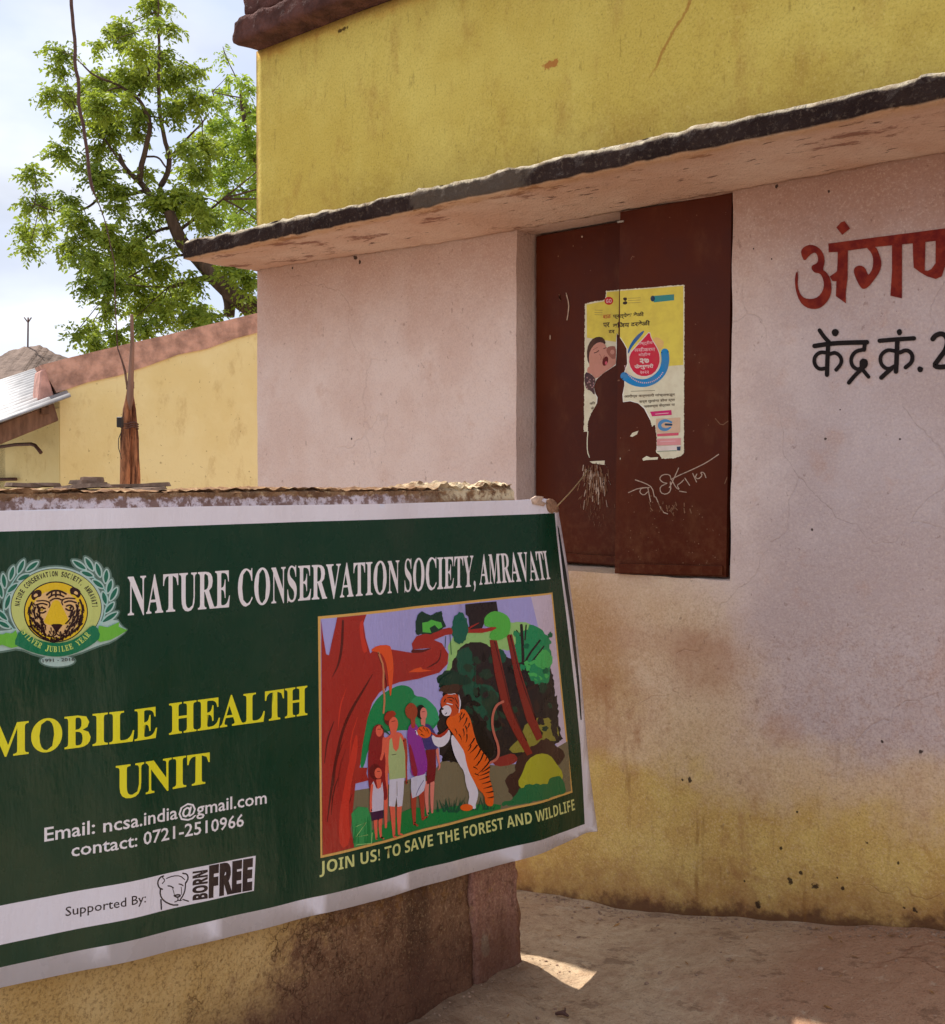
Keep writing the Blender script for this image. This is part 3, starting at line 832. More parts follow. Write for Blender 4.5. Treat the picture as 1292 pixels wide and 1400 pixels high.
for pts, w in (([(318, 965), (450, 945), (678, 940)], 32), ([(352, 858), (380, 900), (418, 940)], 28), ([(412, 945), (406, 1060), (402, 1162)], 30),
               ([(404, 1012), (355, 1006), (318, 1038), (315, 1085), (345, 1126), (404, 1116)], 26), ([(424, 1020), (462, 1008), (500, 1040), (502, 1085), (465, 1128)], 26),
               ([(664, 950), (658, 992)], 28), ([(656, 990), (600, 1000), (566, 1045), (572, 1100), (615, 1130), (652, 1104)], 26), ([(640, 1124), (590, 1170), (552, 1216)], 28), ([(650, 1130), (688, 1176)], 26),
               ([(765, 930), (880, 920), (1000, 913)], 30), ([(886, 925), (882, 1040), (876, 1140)], 32), ([(872, 1000), (815, 990), (768, 1030), (772, 1092), (820, 1128), (872, 1100)], 26),
               ([(845, 1120), (810, 1150), (775, 1182)], 30), ([(904, 1010), (950, 990), (990, 1020), (988, 1076), (942, 1112)], 28),
               ([(1128, 918), (1150, 890), (1195, 878), (1232, 915), (1222, 985), (1170, 1055), (1128, 1112), (1250, 1106)], 34)):
    cw2.stroke(pts, w, M_blk, 2)
for c_, rx, ry in (((460, 874), 24, 26), ((655, 1086), 30, 36), ((900, 871), 18, 22), ((1042, 1125), 20, 20)): cw2.ell(c_, rx, ry, M_blk, n=14, jag=.06)
o = P_(cw2.build('painted_lettering', None)); o['label'] = 'black hand painted centre number lettering'
# ------------------------------------------------------------------ low boundary wall in front
AW = -2.372
def lowwall_mat(pier):
    t = NT('weathered_wall_plaster' if not pier else 'pink_pier_plaster', 0.95, 0.12)
    w1 = t.noise(3.5, 6, 0.65); w2 = t.noise(18, 6, 0.7); w3 = t.noise(85, 4, 0.6)
    yel = t.mix(t.ramp(w1, 0.35, 0.65), S(208, 176, 120), S(194, 158, 98))
    if pier:
        c = t.mix(t.ramp(w2, 0.35, 0.65), S(164, 122, 102), S(146, 104, 86))
        c = t.mix(t.mul(t.ramp(t.noise(9, 6, .7, sc=(1, 1, .4)), 0.55, 0.7), 0.6), c, S(176, 134, 122))
        edge = t.ramp(t.math('ADD', t.y, t.mul(t.math('SUBTRACT', w2, .5), .05)), 2.625, 2.665, 1, 0)
        c = t.mix(t.mul(edge, 0.6), c, S(168, 118, 104))
        c = t.mix(t.mul(t.ramp(t.noise(22, 6, .75, sc=(1, 1, .5), loc=(3, 1, 2)), 0.50, .64), 0.6), c, S(92, 62, 50))
        c = t.mix(t.mul(t.ramp(t.noise(60, 5, .75, sc=(1, 1, .6)), 0.52, .62), 0.45), c, S(190, 150, 128))
        c = t.mix(t.mul(t.ramp(t.noise(11, 5, .7, loc=(4, 1, 2)), 0.55, .66), 0.5), c, S(178, 140, 84))
        c = t.mix(t.mul(t.blob(2.672, 0.14, .018, .035, 1.6, w2, .2, 'y'), .85), c, S(172, 154, 130))
    else:
        # damp brown-black growth spreading from the right and from the foot
        f = t.math('ADD', t.mul(t.math('SUBTRACT', t.y, 1.85), 1.0), t.mul(t.math('SUBTRACT', 0.50, t.z), 1.4))
        f = t.math('ADD', f, t.mul(t.math('SUBTRACT', w1, 0.5), 1.3))
        f = t.math('ADD', f, t.mul(t.math('SUBTRACT', w2, 0.5), 0.9))
        c = t.mix(t.ramp(f, 0.10, 0.60), yel, S(138, 104, 78))
        c = t.mix(t.mul(t.ramp(f, 0.25, 0.7), t.ramp(w2, 0.44, 0.62), 0.7), c, S(92, 62, 46))
        och = t.mul(t.ramp(t.z, 0.25, 0.36), t.ramp(t.noise(30, 5, .7), .5, .6), t.ramp(t.y, 1.9, 2.3))
        c = t.mix(t.mul(och, 0.55), c, S(140, 98, 48))
        dk = t.blob(2.40, 0.20, 0.05, 0.4, 1.4, w2, .5, 'y')
        c = t.mix(t.mul(dk, 0.6), c, S(70, 50, 40))
        ck = t.ramp(t.voro(13, warp=0.25, sc=(1, 1, .8)), 0.0, 0.05, 1, 0)
        ckm = t.mul(ck, t.ramp(t.math('ADD', w1, t.mul(t.math('SUBTRACT', t.y, 1.7), 0.3)), 0.48, 0.62), t.ramp(t.z, 0.52, 0.42))
        c = t.mix(t.mul(ckm, t.ramp(t.y, 1.9, 2.4, 0.7, 0.25)), c, S(66, 42, 26))
        c = t.mix(t.mul(t.ramp(t.noise(50, 4, .6), .64, .70), .5), c, S(92, 60, 34))
        t.bump(t.math('SUBTRACT', 1.0, ckm), 0.6, 0.004)
    w4 = t.noise(130, 4, .72)
    c = t.mix(t.mul(t.ramp(w4, .50, .62), .45), c, S(96, 66, 44))
    c = t.mix(t.mul(t.ramp(w4, .45, .35), .30), c, S(214, 184, 136))
    foot = t.ramp(t.math('ADD', t.z, t.mul(t.math('SUBTRACT', w2, 0.5), 0.2)), 0.10, 0.3, 1, 0)
    c = t.mix(t.mul(foot, 0.7), c, S(92, 62, 50))
    # bare mud and lime patches on the crest
    mud = t.mix(t.ramp(w2, 0.35, 0.65), S(150, 116, 84), S(112, 84, 64))
    mud = t.mix(t.ramp(t.noise(40, 5, .7), .55, .68), mud, S(186, 162, 128))
    zz = t.math('ADD', t.z, t.mul(t.math('SUBTRACT', w2, 0.5), 0.045))
    lime = t.mix(t.ramp(t.noise(34, 4, .7, loc=(1, 2, 1)), .42, .56), S(206, 192, 196), S(130, 104, 96))
    right = t.ramp(t.y, 2.25, 2.5)
    lime = t.mix(right, lime, mud)
    c = t.mix(t.ramp(zz, 1.40, 1.41), c, lime)
    c = t.mix(t.ramp(zz, 1.462, 1.468), c, mud)
    pale = t.mul(t.ramp(t.y, 2.42, 2.6), t.ramp(t.noise(28, 6, .7, loc=(5, 5, 5)), .40, .56))
    c = t.mix(t.mul(pale, t.ramp(t.z, 1.44, 1.46)), c, S(212, 194, 160))
    t.bump(w1, 0.3, 0.02); t.bump(w2, 0.8, 0.012); t.bump(w3, 0.8, 0.005)
    return t.color(c)
M_lw = lowwall_mat(False); M_pier = lowwall_mat(True)
lw = empty('boundary_wall', (AW, 2.86, 0)); lw.location = (0, 0, 0)
tag(lw, 'low ochre and brown plastered wall with crumbling mud top behind the green banner', 'wall')
def lw_fn(p, q, n):
    if p.z > 1.36:
        k = sm((p.z - 1.36) / 0.09)
        rg = fbm((p.x, p.y, p.z), 26, 2) * 0.010 + fbm((p.x, p.y, 0), 7, 5) * 0.008
        if n.z > 0: q.z += rg - 0.010 * max(0, nz((0, p.y, 0), 3.0, 8)) + 0.007 * max(0, fbm((p.x, p.y, 0), 50, 1))
        if abs(n.x) > 0.5 and abs(n.z) < .5: q.x += -n.x * 0.010 * k + n.x * 0.010 * k * fbm((p.x, p.y, p.z), 38, 4)
        if n.z > 0 and abs(n.x) > 0.3: q.x -= n.x * (0.018 + 0.012 * nz((0, p.y, 0), 12)); q.z -= 0.008
    if n.y > 0 and p.y > 2.8:
        q.y += 0.014 * fbm((0, p.x * .4, p.z), 5, 3) + 0.012 * sm((0.5 - p.z) / .5)
    if n.y > 0 and p.z > 1.4: q.y -= 0.03 * sm((p.z - 1.4) / .09)
    if n.x > 0 and p.z < 0.3: q.x += 0.02 * sm((0.3 - p.z) / .35) * (1 + nz((0, p.y, p.z), 6))
    return q
def crest_fn(p, q, n):
    k = sm((p.z - 1.425) / 0.05)
    g1 = fbm((p.x, p.y, p.z), 30, 2); g2 = fbm((p.x, p.y, p.z), 85, 6); lo_ = fbm((0, p.y, 0), 3.0, 8)
    if n.z > 0: q.z += 0.006 * g1 + 0.0035 * g2 + 0.007 * lo_ + (0.012 if p.y > 2.5 else 0) * (0.6 + g1)
    if n.x > 0 and n.z == 0: q.x += k * (-0.009 + 0.008 * g1 + 0.004 * g2)
    if n.x > 0 and n.z > 0: q.x -= 0.022 + 0.010 * g1; q.z -= 0.006
    if n.y > 0: q.y -= 0.02 * k + 0.012 * g1
    return q
rough_box('mud_crest', (AW - 0.186, AW + 0.002), (0.6, 2.832), (1.428, 1.484), (0.012, 0.009, 0.007), M_lw, lw, 0.0, 7, 0.0, 20, crest_fn, smooth=False)
rough_box('mud_crest', (AW - 0.186, AW + 0.002), (-2.2, 0.598), (1.428, 1.484), (0.03, 0.03, 0.014), M_lw, lw, 0.0, 7, 0.0, 20, crest_fn)
rough_box('wall_body', (AW - 0.188, AW), (-2.2, 2.622), (-0.1, 1.425), (0.03, 0.02, 0.018), M_lw, lw, 0.005, 7, 0.006, 20, lw_fn)
rough_box('end_pier', (AW - 0.192, AW + 0.006), (2.622, 2.835), (-0.1, 1.426), (0.02, 0.013, 0.015), M_pier, lw, 0.005, 8, 0.012, 14, lw_fn)

# flat stones lying loose on the crest
M_slate = simple_mat('grey_brown_slate', S(118, 98, 84), 0.9, 0.2, 0.35, 30, 0.6, 0.004)
def slab_stone(px, py, w, th, dz=0.0, aoff=-0.10, rot=None, label=''):
    q = on_a(px, py, AW + aoff)
    bm = bmesh.new()
    n = 9; r0 = []; r1 = []
    ph = random.random() * 6
    for i in range(n):
        a = 2 * math.pi * i / n
        k = 1 + 0.22 * math.sin(a * 2 + ph) + random.uniform(-.12, .12)
        x, y = 0.55 * w * 0.7 * math.cos(a) * k, 0.5 * w * math.sin(a) * k
        r0.append(bm.verts.new((x, y, random.uniform(-.1, .1) * th))); r1.append(bm.verts.new((x * .9, y * .92, th * random.uniform(.8, 1.1))))
    for i in range(n): bm.faces.new((r0[i], r0[(i + 1) % n], r1[(i + 1) % n], r1[i]))
    bm.faces.new(r1); bm.faces.new(r0[::-1])
    o = from_bm('flat_stone', bm, M_slate)
    o.location = q; o.rotation_euler = (random.uniform(-.05, .05), random.uniform(-.05, .05), random.uniform(-.3, .3))
    tag(o, label, 'stone', 'loose flat stones on the low wall crest')
    return o
for a_ in ((30, 664, .10, .008, 'long thin slate flake on the wall crest near the left frame edge'),
           (62, 663, .07, .007, 'thin slate flake on the wall crest left of the stone pile'),
           (112, 666, .13, .009, 'widest bottom slate of the small stone pile on the wall crest'),
           (122, 661, .09, .009, 'middle slate of the small stone pile on the wall crest'),
           (126, 657, .052, .012, 'dark pebble topping the small stone pile on the wall crest'),
           (158, 665, .07, .008, 'small slate between the stone pile and the wooden post'),
           (203, 664, .10, .009, 'flat slate on the wall crest right of the wooden post'),
           (196, 668, .13, .007, 'wide thin slate lying under another one right of the wooden post')):
    slab_stone(a_[0], a_[1] + 2, a_[2], a_[3], label=a_[4])

# ------------------------------------------------------------------ banner
A0 = -2.343
NB = 0.025
def Dk(i):
    b = i * NB
    d = 0.0035 * math.sin(b * 9.0 + .6) + 0.003 * math.sin(b * 17.0 + 2.0) + 0.0016 * math.sin(b * 31.0)
    if b > 2.70: d += 0.006 * math.sin((b - 2.70) * 11)
    if b > 3.05: d -= (b - 3.05) * 0.06
    return d
def Dp(b):
    i = math.floor(b / NB); t = b / NB - i
    return Dk(i) * (1 - t) + Dk(i + 1) * t
def bunp(px, py):
    q = on_a(px, py, A0); return (q.y, q.z)
def bsrf(b, z, off): return Vector((A0 + Dp(b) + off, b, z))
BC = [NB * i for i in range(20, 150)]
def vinyl(name, col, rough=0.26):
    t = NT('vinyl_print_' + name, rough, 0.36)
    n = t.noise(7, 5, 0.6, sc=(1, 1, 0.35)); n2 = t.noise(22, 5, 0.6)
    t.bump(n, 0.45, 0.02); t.bump(n2, 0.12, 0.004)
    t.l.new(t.ramp(t.noise(9, 4, .6), .3, .7, rough - .06, rough + .10), t.b.inputs['Roughness'])
    sp = t.ramp(t.noise(75, 3, .6, loc=(2, 2, 2)), .70, .76)
    dusty = t.mul(t.ramp(t.noise(5, 6, .65, loc=(1, 3, 3)), .40, .75), 0.035)
    c = t.mix(dusty, col, S(150, 135, 110))
    c = t.mix(t.mul(sp, .06), c, S(150, 140, 125))
    return t.color(c)
V = {}
def vm(name, r, g, b):
    if name not in V: V[name] = vinyl(name, S(r, g, b))
    return V[name]
WHITE = vm('white', 232, 228, 238)
GREEN = vm('bottle_green', 0, 54, 36)
ban = empty('banner', (0, 0, 0))
tag(ban, 'large dark green printed vinyl banner with white border hung over the low wall', 'banner')
# backing sheet with thickness
bs = Canvas(bunp, bsrf, -0.0012, (1, 0, 0), BC)
outline = [(-80, 704), (-20, 699), (100, 695.5), (300, 692), (520, 689), (700, 684), (738, 681.5), (757, 684), (763, 697), (775, 760), (790, 850), (800, 920), (806, 985), (812, 1050), (820, 1115), (823, 1138), (808, 1140), (796, 1145), (707, 1176), (560, 1218), (440, 1250), (300, 1285), (150, 1319), (0, 1352), (-80, 1370)]
bs.poly(outline, WHITE)
sheet = bs.build('vinyl_sheet', ban)
md = sheet.modifiers.new('thickness', 'SOLIDIFY'); md.thickness = 0.0008; md.offset = -1
bf = Canvas(bunp, bsrf, 0.0, (1, 0, 0), BC)
bf.poly([(-62, 729), (0, 727), (200, 721), (400, 714), (560, 709), (700, 704), (757, 701.5), (760, 730), (768, 790), (781, 880), (792, 960), (799, 1020), (803, 1080), (805.5, 1128), (690, 1160), (560, 1192.5), (440, 1225), (220, 1275), (0, 1324), (-62, 1337)], GREEN)
bf.poly([(761.5, 718), (764, 722), (775, 780), (787, 850), (797, 930), (801, 985), (799, 985), (793, 930), (783, 860), (771, 790)], vm('hem_fold_shade', 20, 34, 36))  # gap shadow of the folded hem, painted as a dark strip
bf.poly([(-62, 1196 + 56), (0, 1080 + 468 / 2.936), (1027 / 2.936, 1080 + 264 / 2.936), (1020 / 2.936, 1080 + 405 / 2.936), (0, 1080 + 626 / 2.936), (-62, 1306)], WHITE)
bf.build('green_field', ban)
L0 = 0.0003
def bcan(xf, base=L0): return Canvas(bunp, bsrf, base, xf, BC)
# lettering
TX = vm('heading_white', 238, 234, 238); YL = vm('heading_yellow', 236, 228, 44); PY = vm('slogan_yellow', 214, 218, 140)
t1 = bcan((1, 0, 0))
t1.text('NATURE', [(172, 788.5), (315, 779.8), (315, 830), (172, 841)], TX, serif, .002)
t1.text('CONSERVATION', [(326, 779), (545, 766), (545, 809.5), (326, 829)], TX, serif, .002)
t1.text('SOCIETY,', [(553, 765), (651, 759.5), (651, 801.5), (553, 809)], TX, serif, .002)
t1.text('AMRAVATI', [(656, 759), (743, 753), (749.6, 791.3), (656, 799.5)], TX, serif, .002)
tag(t1.build('heading_lettering', ban), 'white serif society name across the top')
t2 = bcan((1, 0, 0))
t2.text('MOBILE', [(-16, 993), (214, 966), (214, 1008), (-16, 1038)], YL, serif, .006)
t2.text('HEALTH', [(231, 962.5), (422, 938), (422, 977.5), (231, 1004.5)], YL, serif, .006)
tag(t2.build('title_lettering', ban), 'upper line of large yellow serif words')
t2 = bcan((1, 0, 0))
t2.text('UNIT', [(156, 1047), (287, 1029), (287, 1070), (156, 1092)], YL, serif, .006)
tag(t2.build('title_lettering', ban), 'lower yellow serif word')
t3 = bcan((1, 0, 0))
t3.text('Email: ncsa.india@gmail.com', [(61.5, 1132.5), (364.4, 1081.5), (364.4, 1098), (61.5, 1151)], TX, str, .012)
tag(t3.build('contact_lettering', ban), 'small white email line')
t3 = bcan((1, 0, 0))
t3.text('contact: 0721-2510966', [(98, 1154.5), (334, 1113), (334, 1129.6), (98, 1171.5)], TX, str, .012)
tag(t3.build('contact_lettering', ban), 'small white telephone line')
t4 = bcan((1, 0, 0))
t4.text('JOIN US! TO SAVE THE FOREST AND WILDLIFE', [(438, 1178.5), (788, 1093), (790, 1108), (438, 1195)], PY, sansb, .0)
t4o = t4.build('slogan_lettering', ban); t4o['label'] = 'pale yellow slogan under the picture'; t4o['kind'] = 'stuff'
# supporter strip
BK = vm('ink_black', 34, 22, 32)
t5 = bcan((2.936, 0, 1080))
t5.text('Supported By:', [(265, 472), (580, 413), (580, 448), (265, 508)], BK, str, .006)
tag(t5.build('supporter_lettering', ban), 'small supporter words on the white strip')
t5 = bcan((2.936, 0, 1080))
t5.text('BORN', [(776, 444), (776, 328), (832, 320), (832, 436)], BK, sansb, .03)
t5.text('FREE', [(840, 312), (1016, 281), (1013, 395), (838, 428)], BK, sansb, .05)
tag(t5.build('supporter_logo_lettering', ban), 'bold black logo words')
t5 = bcan((2.936, 0, 1080))
for p, w in (([(655, 345), (640, 350), (629, 370), (636, 392), (650, 398)], 6), ([(735, 335), (752, 338), (757, 355), (748, 372)], 6), ([(650, 350), (662, 362), (650, 375)], 4), ([(668, 355), (695, 345), (725, 345), (742, 360)], 4),
             ([(642, 395), (640, 420), (655, 445), (690, 462), (715, 462)], 6), ([(746, 372), (744, 400), (738, 420), (725, 440)], 5), ([(674, 385), (685, 386), (696, 393)], 5), ([(720, 378), (730, 380), (735, 384)], 5),
             ([(700, 425), (712, 432), (728, 424), (716, 420), (702, 424)], 6), ([(714, 432), (716, 444), (702, 450)], 4), ([(716, 444), (728, 444)], 4), ([(644, 440), (646, 478)], 6), ([(735, 440), (757, 447)], 5), ([(693, 395), (698, 410), (700, 422)], 2.5), ([(728, 390), (730, 420)], 2.5)):
    t5.stroke(p, w, BK)
o_ = t5.build('lioness_drawing', ban); o_['label'] = 'outline drawing of a lioness head'

# ---- round emblem (tiger head, laurels, ribbon)
KE = (5.873, 0, 720)
em = bcan(KE)
H1 = vm('halo_outer', 92, 122, 112); H2 = vm('halo_inner', 176, 204, 198)
LG = vm('laurel_green', 14, 106, 84); LP = vm('laurel_pale', 158, 208, 200); LM = vm('lime', 108, 186, 62); RG = vm('ribbon_green', 12, 118, 80)
RING = vm('ring_lime', 198, 208, 122); YE = vm('tiger_yellow', 232, 196, 40); TB = vm('tiger_black', 42, 16, 20); CR = vm('tiger_cream', 232, 190, 130)
leaves = [((200, 268), (152, 378)), ((312, 282), (218, 356)), ((118, 318), (88, 432)), ((248, 384), (150, 430)), ((32, 378), (48, 492)), ((152, 458), (68, 530)), ((-8, 440), (26, 572)), ((88, 545), (52, 662)), ((-48, 500), (-8, 610)), ((-20, 670), (66, 752)), ((-10, 762), (86, 812))]
leavesr = [((585, 272), (688, 342)), ((682, 248), (742, 352)), ((765, 290), (797, 402)), ((650, 362), (742, 398)), ((846, 342), (836, 452)), ((738, 428), (820, 490)), ((882, 424), (852, 532)), ((926, 486), (870, 592)), ((815, 520), (840, 622)), ((900, 605), (835, 692)), ((930, 684), (812, 766))]
def leafshape(c, t, b, w, mat, grow=0):
    (x0, y0), (x1, y1) = t, b
    dx, dy = x1 - x0, y1 - y0; l = math.hypot(dx, dy); ux, uy = dx / l, dy / l
    x0 -= ux * grow; y0 -= uy * grow; x1 += ux * grow; y1 += uy * grow
    w = w + grow; nx, ny = -uy, ux
    f = lambda k, s_: (x0 + (x1 - x0) * k + nx * s_ * w, y0 + (y1 - y0) * k + ny * s_ * w)
    c.poly([f(0, 0), f(.25, .75), f(.55, 1), f(.85, .6), f(1, 0), f(.85, -.6), f(.55, -1), f(.25, -.75)], mat, 1)
for g, m in ((30, H1), (14, H2)):
    for t_, b_ in leaves + leavesr: leafshape(em, t_, b_, 17, m, g)
    em.ell((450, 645), 362 + g * .8, 312 + g * .8, m, n=48)
    em.poly([(-70, 850 - g), (50, 852 - g), (150, 815), (450, 800), (760, 780 - g), (925, 752 - g), (940 + g, 795), (1000 + g * .8, 828), (890, 905 + g), (790, 935 + g), (620, 1010 + g), (450, 1045 + g), (300, 1020 + g), (160, 960 + g), (60, 980 + g), (-70, 1000 + g)], m, 1)
    em.ell((465, 1078), 120 + g, 36 + g * .7, m, n=24)
em.build('emblem_halo', ban)
e2 = bcan(KE, em.base + em.layer * LAY)
for pts in ([(160, 372), (95, 470), (50, 560), (30, 660), (60, 760), (120, 830)],): e2.stroke(pts, 9, LP, 2)
for t_, b_ in leaves: leafshape(e2, t_, b_, 17, LG)
tag(e2.build('laurel_branch', ban), 'green laurel leaves left of the emblem')
e2r = bcan(KE, e2.base)
e2r.stroke([(640, 330), (740, 400), (822, 480), (850, 570), (836, 690), (800, 790)], 9, LP, 2)
for t_, b_ in leavesr: leafshape(e2r, t_, b_, 17, LG)
tag(e2r.build('laurel_branch', ban), 'green laurel leaves right of the emblem')
e3 = bcan(KE, e2.base + e2.layer * LAY)
e3.ell((450, 652), 357, 316, BK, n=56); e3.ell((450, 652), 352, 311, RING, n=56)
e3.ell((450, 685), 253, 245, BK, n=48)
def arc_text(c, body, cx, cy, rx, ry, a0, a1, hh, mat, style, inward=1, fat=0.0, wk=1.0):
    n = len(body)
    for i, ch in enumerate(body):
        if ch == ' ': continue
        a = math.radians(a0 + (a1 - a0) * (i + .5) / n)
        x, y = cx + rx * math.cos(a), cy + ry * math.sin(a)
        tx, ty = -rx * math.sin(a), ry * math.cos(a)
        l = math.hypot(tx, ty); sg = 1 if a1 > a0 else -1
        tx, ty = tx / l * sg, ty / l * sg
        ux, uy = ty, -tx            # up of the letter (screen y points down)
        step = abs(math.radians(a1 - a0)) * l / n
        wd = step * 0.42 * wk * (0.35 if ch in "I,.'-" else 1)
        c.text(ch, [(x - tx * wd + ux * hh, y - ty * wd + uy * hh), (x + tx * wd + ux * hh, y + ty * wd + uy * hh), (x + tx * wd, y + ty * wd), (x - tx * wd, y - ty * wd)], mat, style, fat)
arc_text(e3, 'NATURE CONSERVATION SOCIETY, AMRAVATI', 450, 660, 286, 262, 184, 358, 40, BK, sansb, fat=.01)
tag(e3.build('emblem_ring', ban), 'pale lime ring with black arched society name')
e4 = bcan(KE, e3.base + e3.layer * LAY)
e4.ell((450, 685), 244, 236, YE, n=48)
# tiger head
e4.ell((450, 700), 195, 190, CR, n=40)
e4.poly([(330, 480), (450, 455), (570, 480), (560, 540), (520, 520), (450, 512), (370, 525), (340, 540)], YE, 1)
e4.poly([(430, 590), (475, 590), (505, 650), (540, 720), (560, 775), (510, 792), (400, 792), (350, 770), (370, 730), (400, 660)], YE, 1)
for sx in (-1, 1):
    m = lambda x, y: (450 + sx * (x - 450) + (0 if sx == 1 else 0), y + (-12 if sx == 1 else 8))
    e4.poly([m(565, 555), m(560, 510), m(590, 495), m(640, 520), m(648, 560), m(625, 590), m(600, 560)], TB, 1)
    e4.poly([m(588, 545), m(605, 525), m(628, 545), m(618, 562)], CR, 1)
    for pts, w in (([(535, 650), (560, 640), (585, 652), (590, 672)], 13), ([(530, 672), (550, 686), (580, 684)], 13), ([(520, 620), (560, 606), (610, 622)], 13), ([(500, 600), (540, 585), (600, 590)], 11),
                   ([(612, 640), (625, 680), (610, 730)], 15), ([(640, 600), (662, 660), (655, 730)], 15), ([(600, 690), (590, 720), (555, 735)], 14), ([(575, 725), (560, 760), (530, 790)], 12), ([(628, 730), (610, 780), (560, 815)], 17),
                   ([(655, 745), (640, 810), (590, 855)], 17), ([(600, 760), (575, 790)], 10), ([(600, 845), (560, 880), (510, 898)], 17), ([(560, 830), (530, 858)], 14), ([(585, 800), (550, 835)], 9), ([(505, 640), (495, 620), (505, 600)], 10), ([(650, 690), (668, 700)], 9), ([(520, 895), (490, 915), (460, 920)], 14), ([(628, 820), (660, 790)], 9), ([(512, 870), (540, 868)], 9), ([(664, 640), (672, 690)], 8)):
        e4.stroke([m(*p) for p in pts], w, TB)
    e4.ell(m(560, 662), 11, 9, YE, n=10); e4.ell(m(560, 662), 5, 6, TB, n=8)
for pts, w in (([(378, 548), (410, 520), (450, 512), (490, 518), (530, 540)], 15), ([(392, 572), (420, 550), (450, 546), (482, 548), (512, 562)], 13), ([(405, 596), (432, 578), (470, 576), (494, 588)], 12), ([(450, 520), (450, 560)], 14), ([(418, 528), (414, 548)], 12), ([(482, 526), (488, 550)], 12)):
    e4.stroke(pts, w, TB)
e4.poly([(405, 782), (508, 782), (488, 812), (462, 842), (450, 842), (430, 815)], TB, 1)
for pts, w in (([(456, 840), (452, 868), (420, 885), (385, 880)], 10), ([(455, 860), (480, 880), (515, 872)], 10), ([(410, 905), (450, 918), (500, 905)], 13), ([(430, 892), (470, 896)], 8)): e4.stroke(pts, w, TB)
for i in range(120):
    a = random.uniform(-.5, math.pi + .5); r_ = random.uniform(120, 215)
    x, y = 450 + r_ * math.cos(a), 700 + r_ * math.sin(a) * .95
    if abs(x - 450) < 95 and y < 790: continue
    tdx = random.uniform(4, 16) * (1 if x < 450 else -1)
    e4.stroke([(x, y), (x + tdx * .4, y + 12), (x + tdx, y + random.uniform(16, 34))], [random.uniform(9, 15), 9, 3], TB)
for i in range(34):
    a = random.uniform(0.15, math.pi - .15); r_ = random.uniform(150, 225)
    x, y = 450 + r_ * math.cos(a) * 1.0, 690 + r_ * math.sin(a) * .98
    e4.stroke([(x, y), (x + random.uniform(-12, 12), y + random.uniform(6, 18))], random.uniform(5, 10), TB)
tag(e4.build('tiger_head_emblem', ban), 'black and yellow tiger face in the round emblem')
e5 = bcan(KE, e4.base + e4.layer * LAY)
e5.poly([(-75, 862), (30, 865), (48, 852), (100, 858), (130, 830), (165, 958), (95, 975), (50, 960), (20, 948), (-75, 985)], LM)
e5.poly([(780, 792), (846, 806), (936, 762), (930, 800), (1000, 828), (930, 872), (872, 905), (790, 925), (765, 905)], LM)
e5.poly([(160, 824), (230, 872), (320, 918), (450, 938), (560, 920), (650, 868), (725, 790), (765, 800), (796, 882), (740, 940), (640, 1000), (540, 1036), (440, 1046), (330, 1030), (230, 1000), (150, 962), (112, 940)], RG, 1)
arc_text(e5, 'SILVER JUBILEE YEAR', 452, 640, 340, 366, 146, 38, 44, vm('ribbon_text', 196, 218, 110), serif, fat=.01)
e5.text('1991 - 2016', [(338, 1064), (592, 1050), (594, 1076), (342, 1090)], BK, str, .01)
tag(e5.build('emblem_ribbon', ban), 'green ribbon with jubilee lettering')

# ---- forest picture
KI = (3.492, 430, 800)
def C_(n, r, g, b): return vm(n, r, g, b)
il = bcan(KI)
il.poly([(20, 150), (1128, 34), (1242, 992), (32, 1304)], C_('frame_gold', 222, 176, 96))
il.poly([(32, 162), (300, 133), (700, 90), (1121, 43), (1232, 984), (40, 1290)], C_('print_sky', 172, 168, 226))
il.poly([(1020, 54), (1121, 43), (1232, 984), (1180, 996), (1120, 500)], C_('print_sky_backlit', 210, 196, 216))  # light through the vinyl past the wall end, painted as paler sky
il.poly([(560, 905), (610, 838), (860, 860), (1000, 850), (1215, 745), (1233, 984), (40, 1290), (38, 1010), (180, 980), (300, 960)], C_('print_khaki', 124, 114, 88))
il.poly([(215, 800), (225, 700), (245, 640), (265, 580), (300, 530), (345, 500), (400, 476), (445, 480), (475, 500), (482, 530), (530, 535), (560, 560), (585, 590), (600, 650), (560, 700), (450, 690), (300, 700), (250, 780), (230, 870), (212, 872)], C_('print_green', 20, 138, 78), 1)
il.poly([(440, 620), (460, 560), (482, 532), (530, 537), (560, 560), (590, 596), (598, 660), (500, 690)], C_('print_green2', 44, 158, 104), 1)
il.poly([(640, 262), (700, 225), (840, 225), (930, 180), (990, 168), (1035, 195), (1020, 260), (940, 310), (850, 310), (760, 300), (700, 315), (660, 400), (625, 445), (640, 350)], C_('print_palegreen', 156, 206, 124), 1, 8)
il.poly([(680, 310), (720, 282), (780, 265), (840, 290), (900, 330), (1000, 380), (1100, 370), (1130, 420), (1140, 520), (1150, 600), (1172, 690), (1188, 745), (1100, 770), (1000, 830), (900, 850), (760, 850), (600, 842), (588, 700), (596, 600), (620, 480)], C_('print_darkforest', 40, 32, 34), 1, 9)
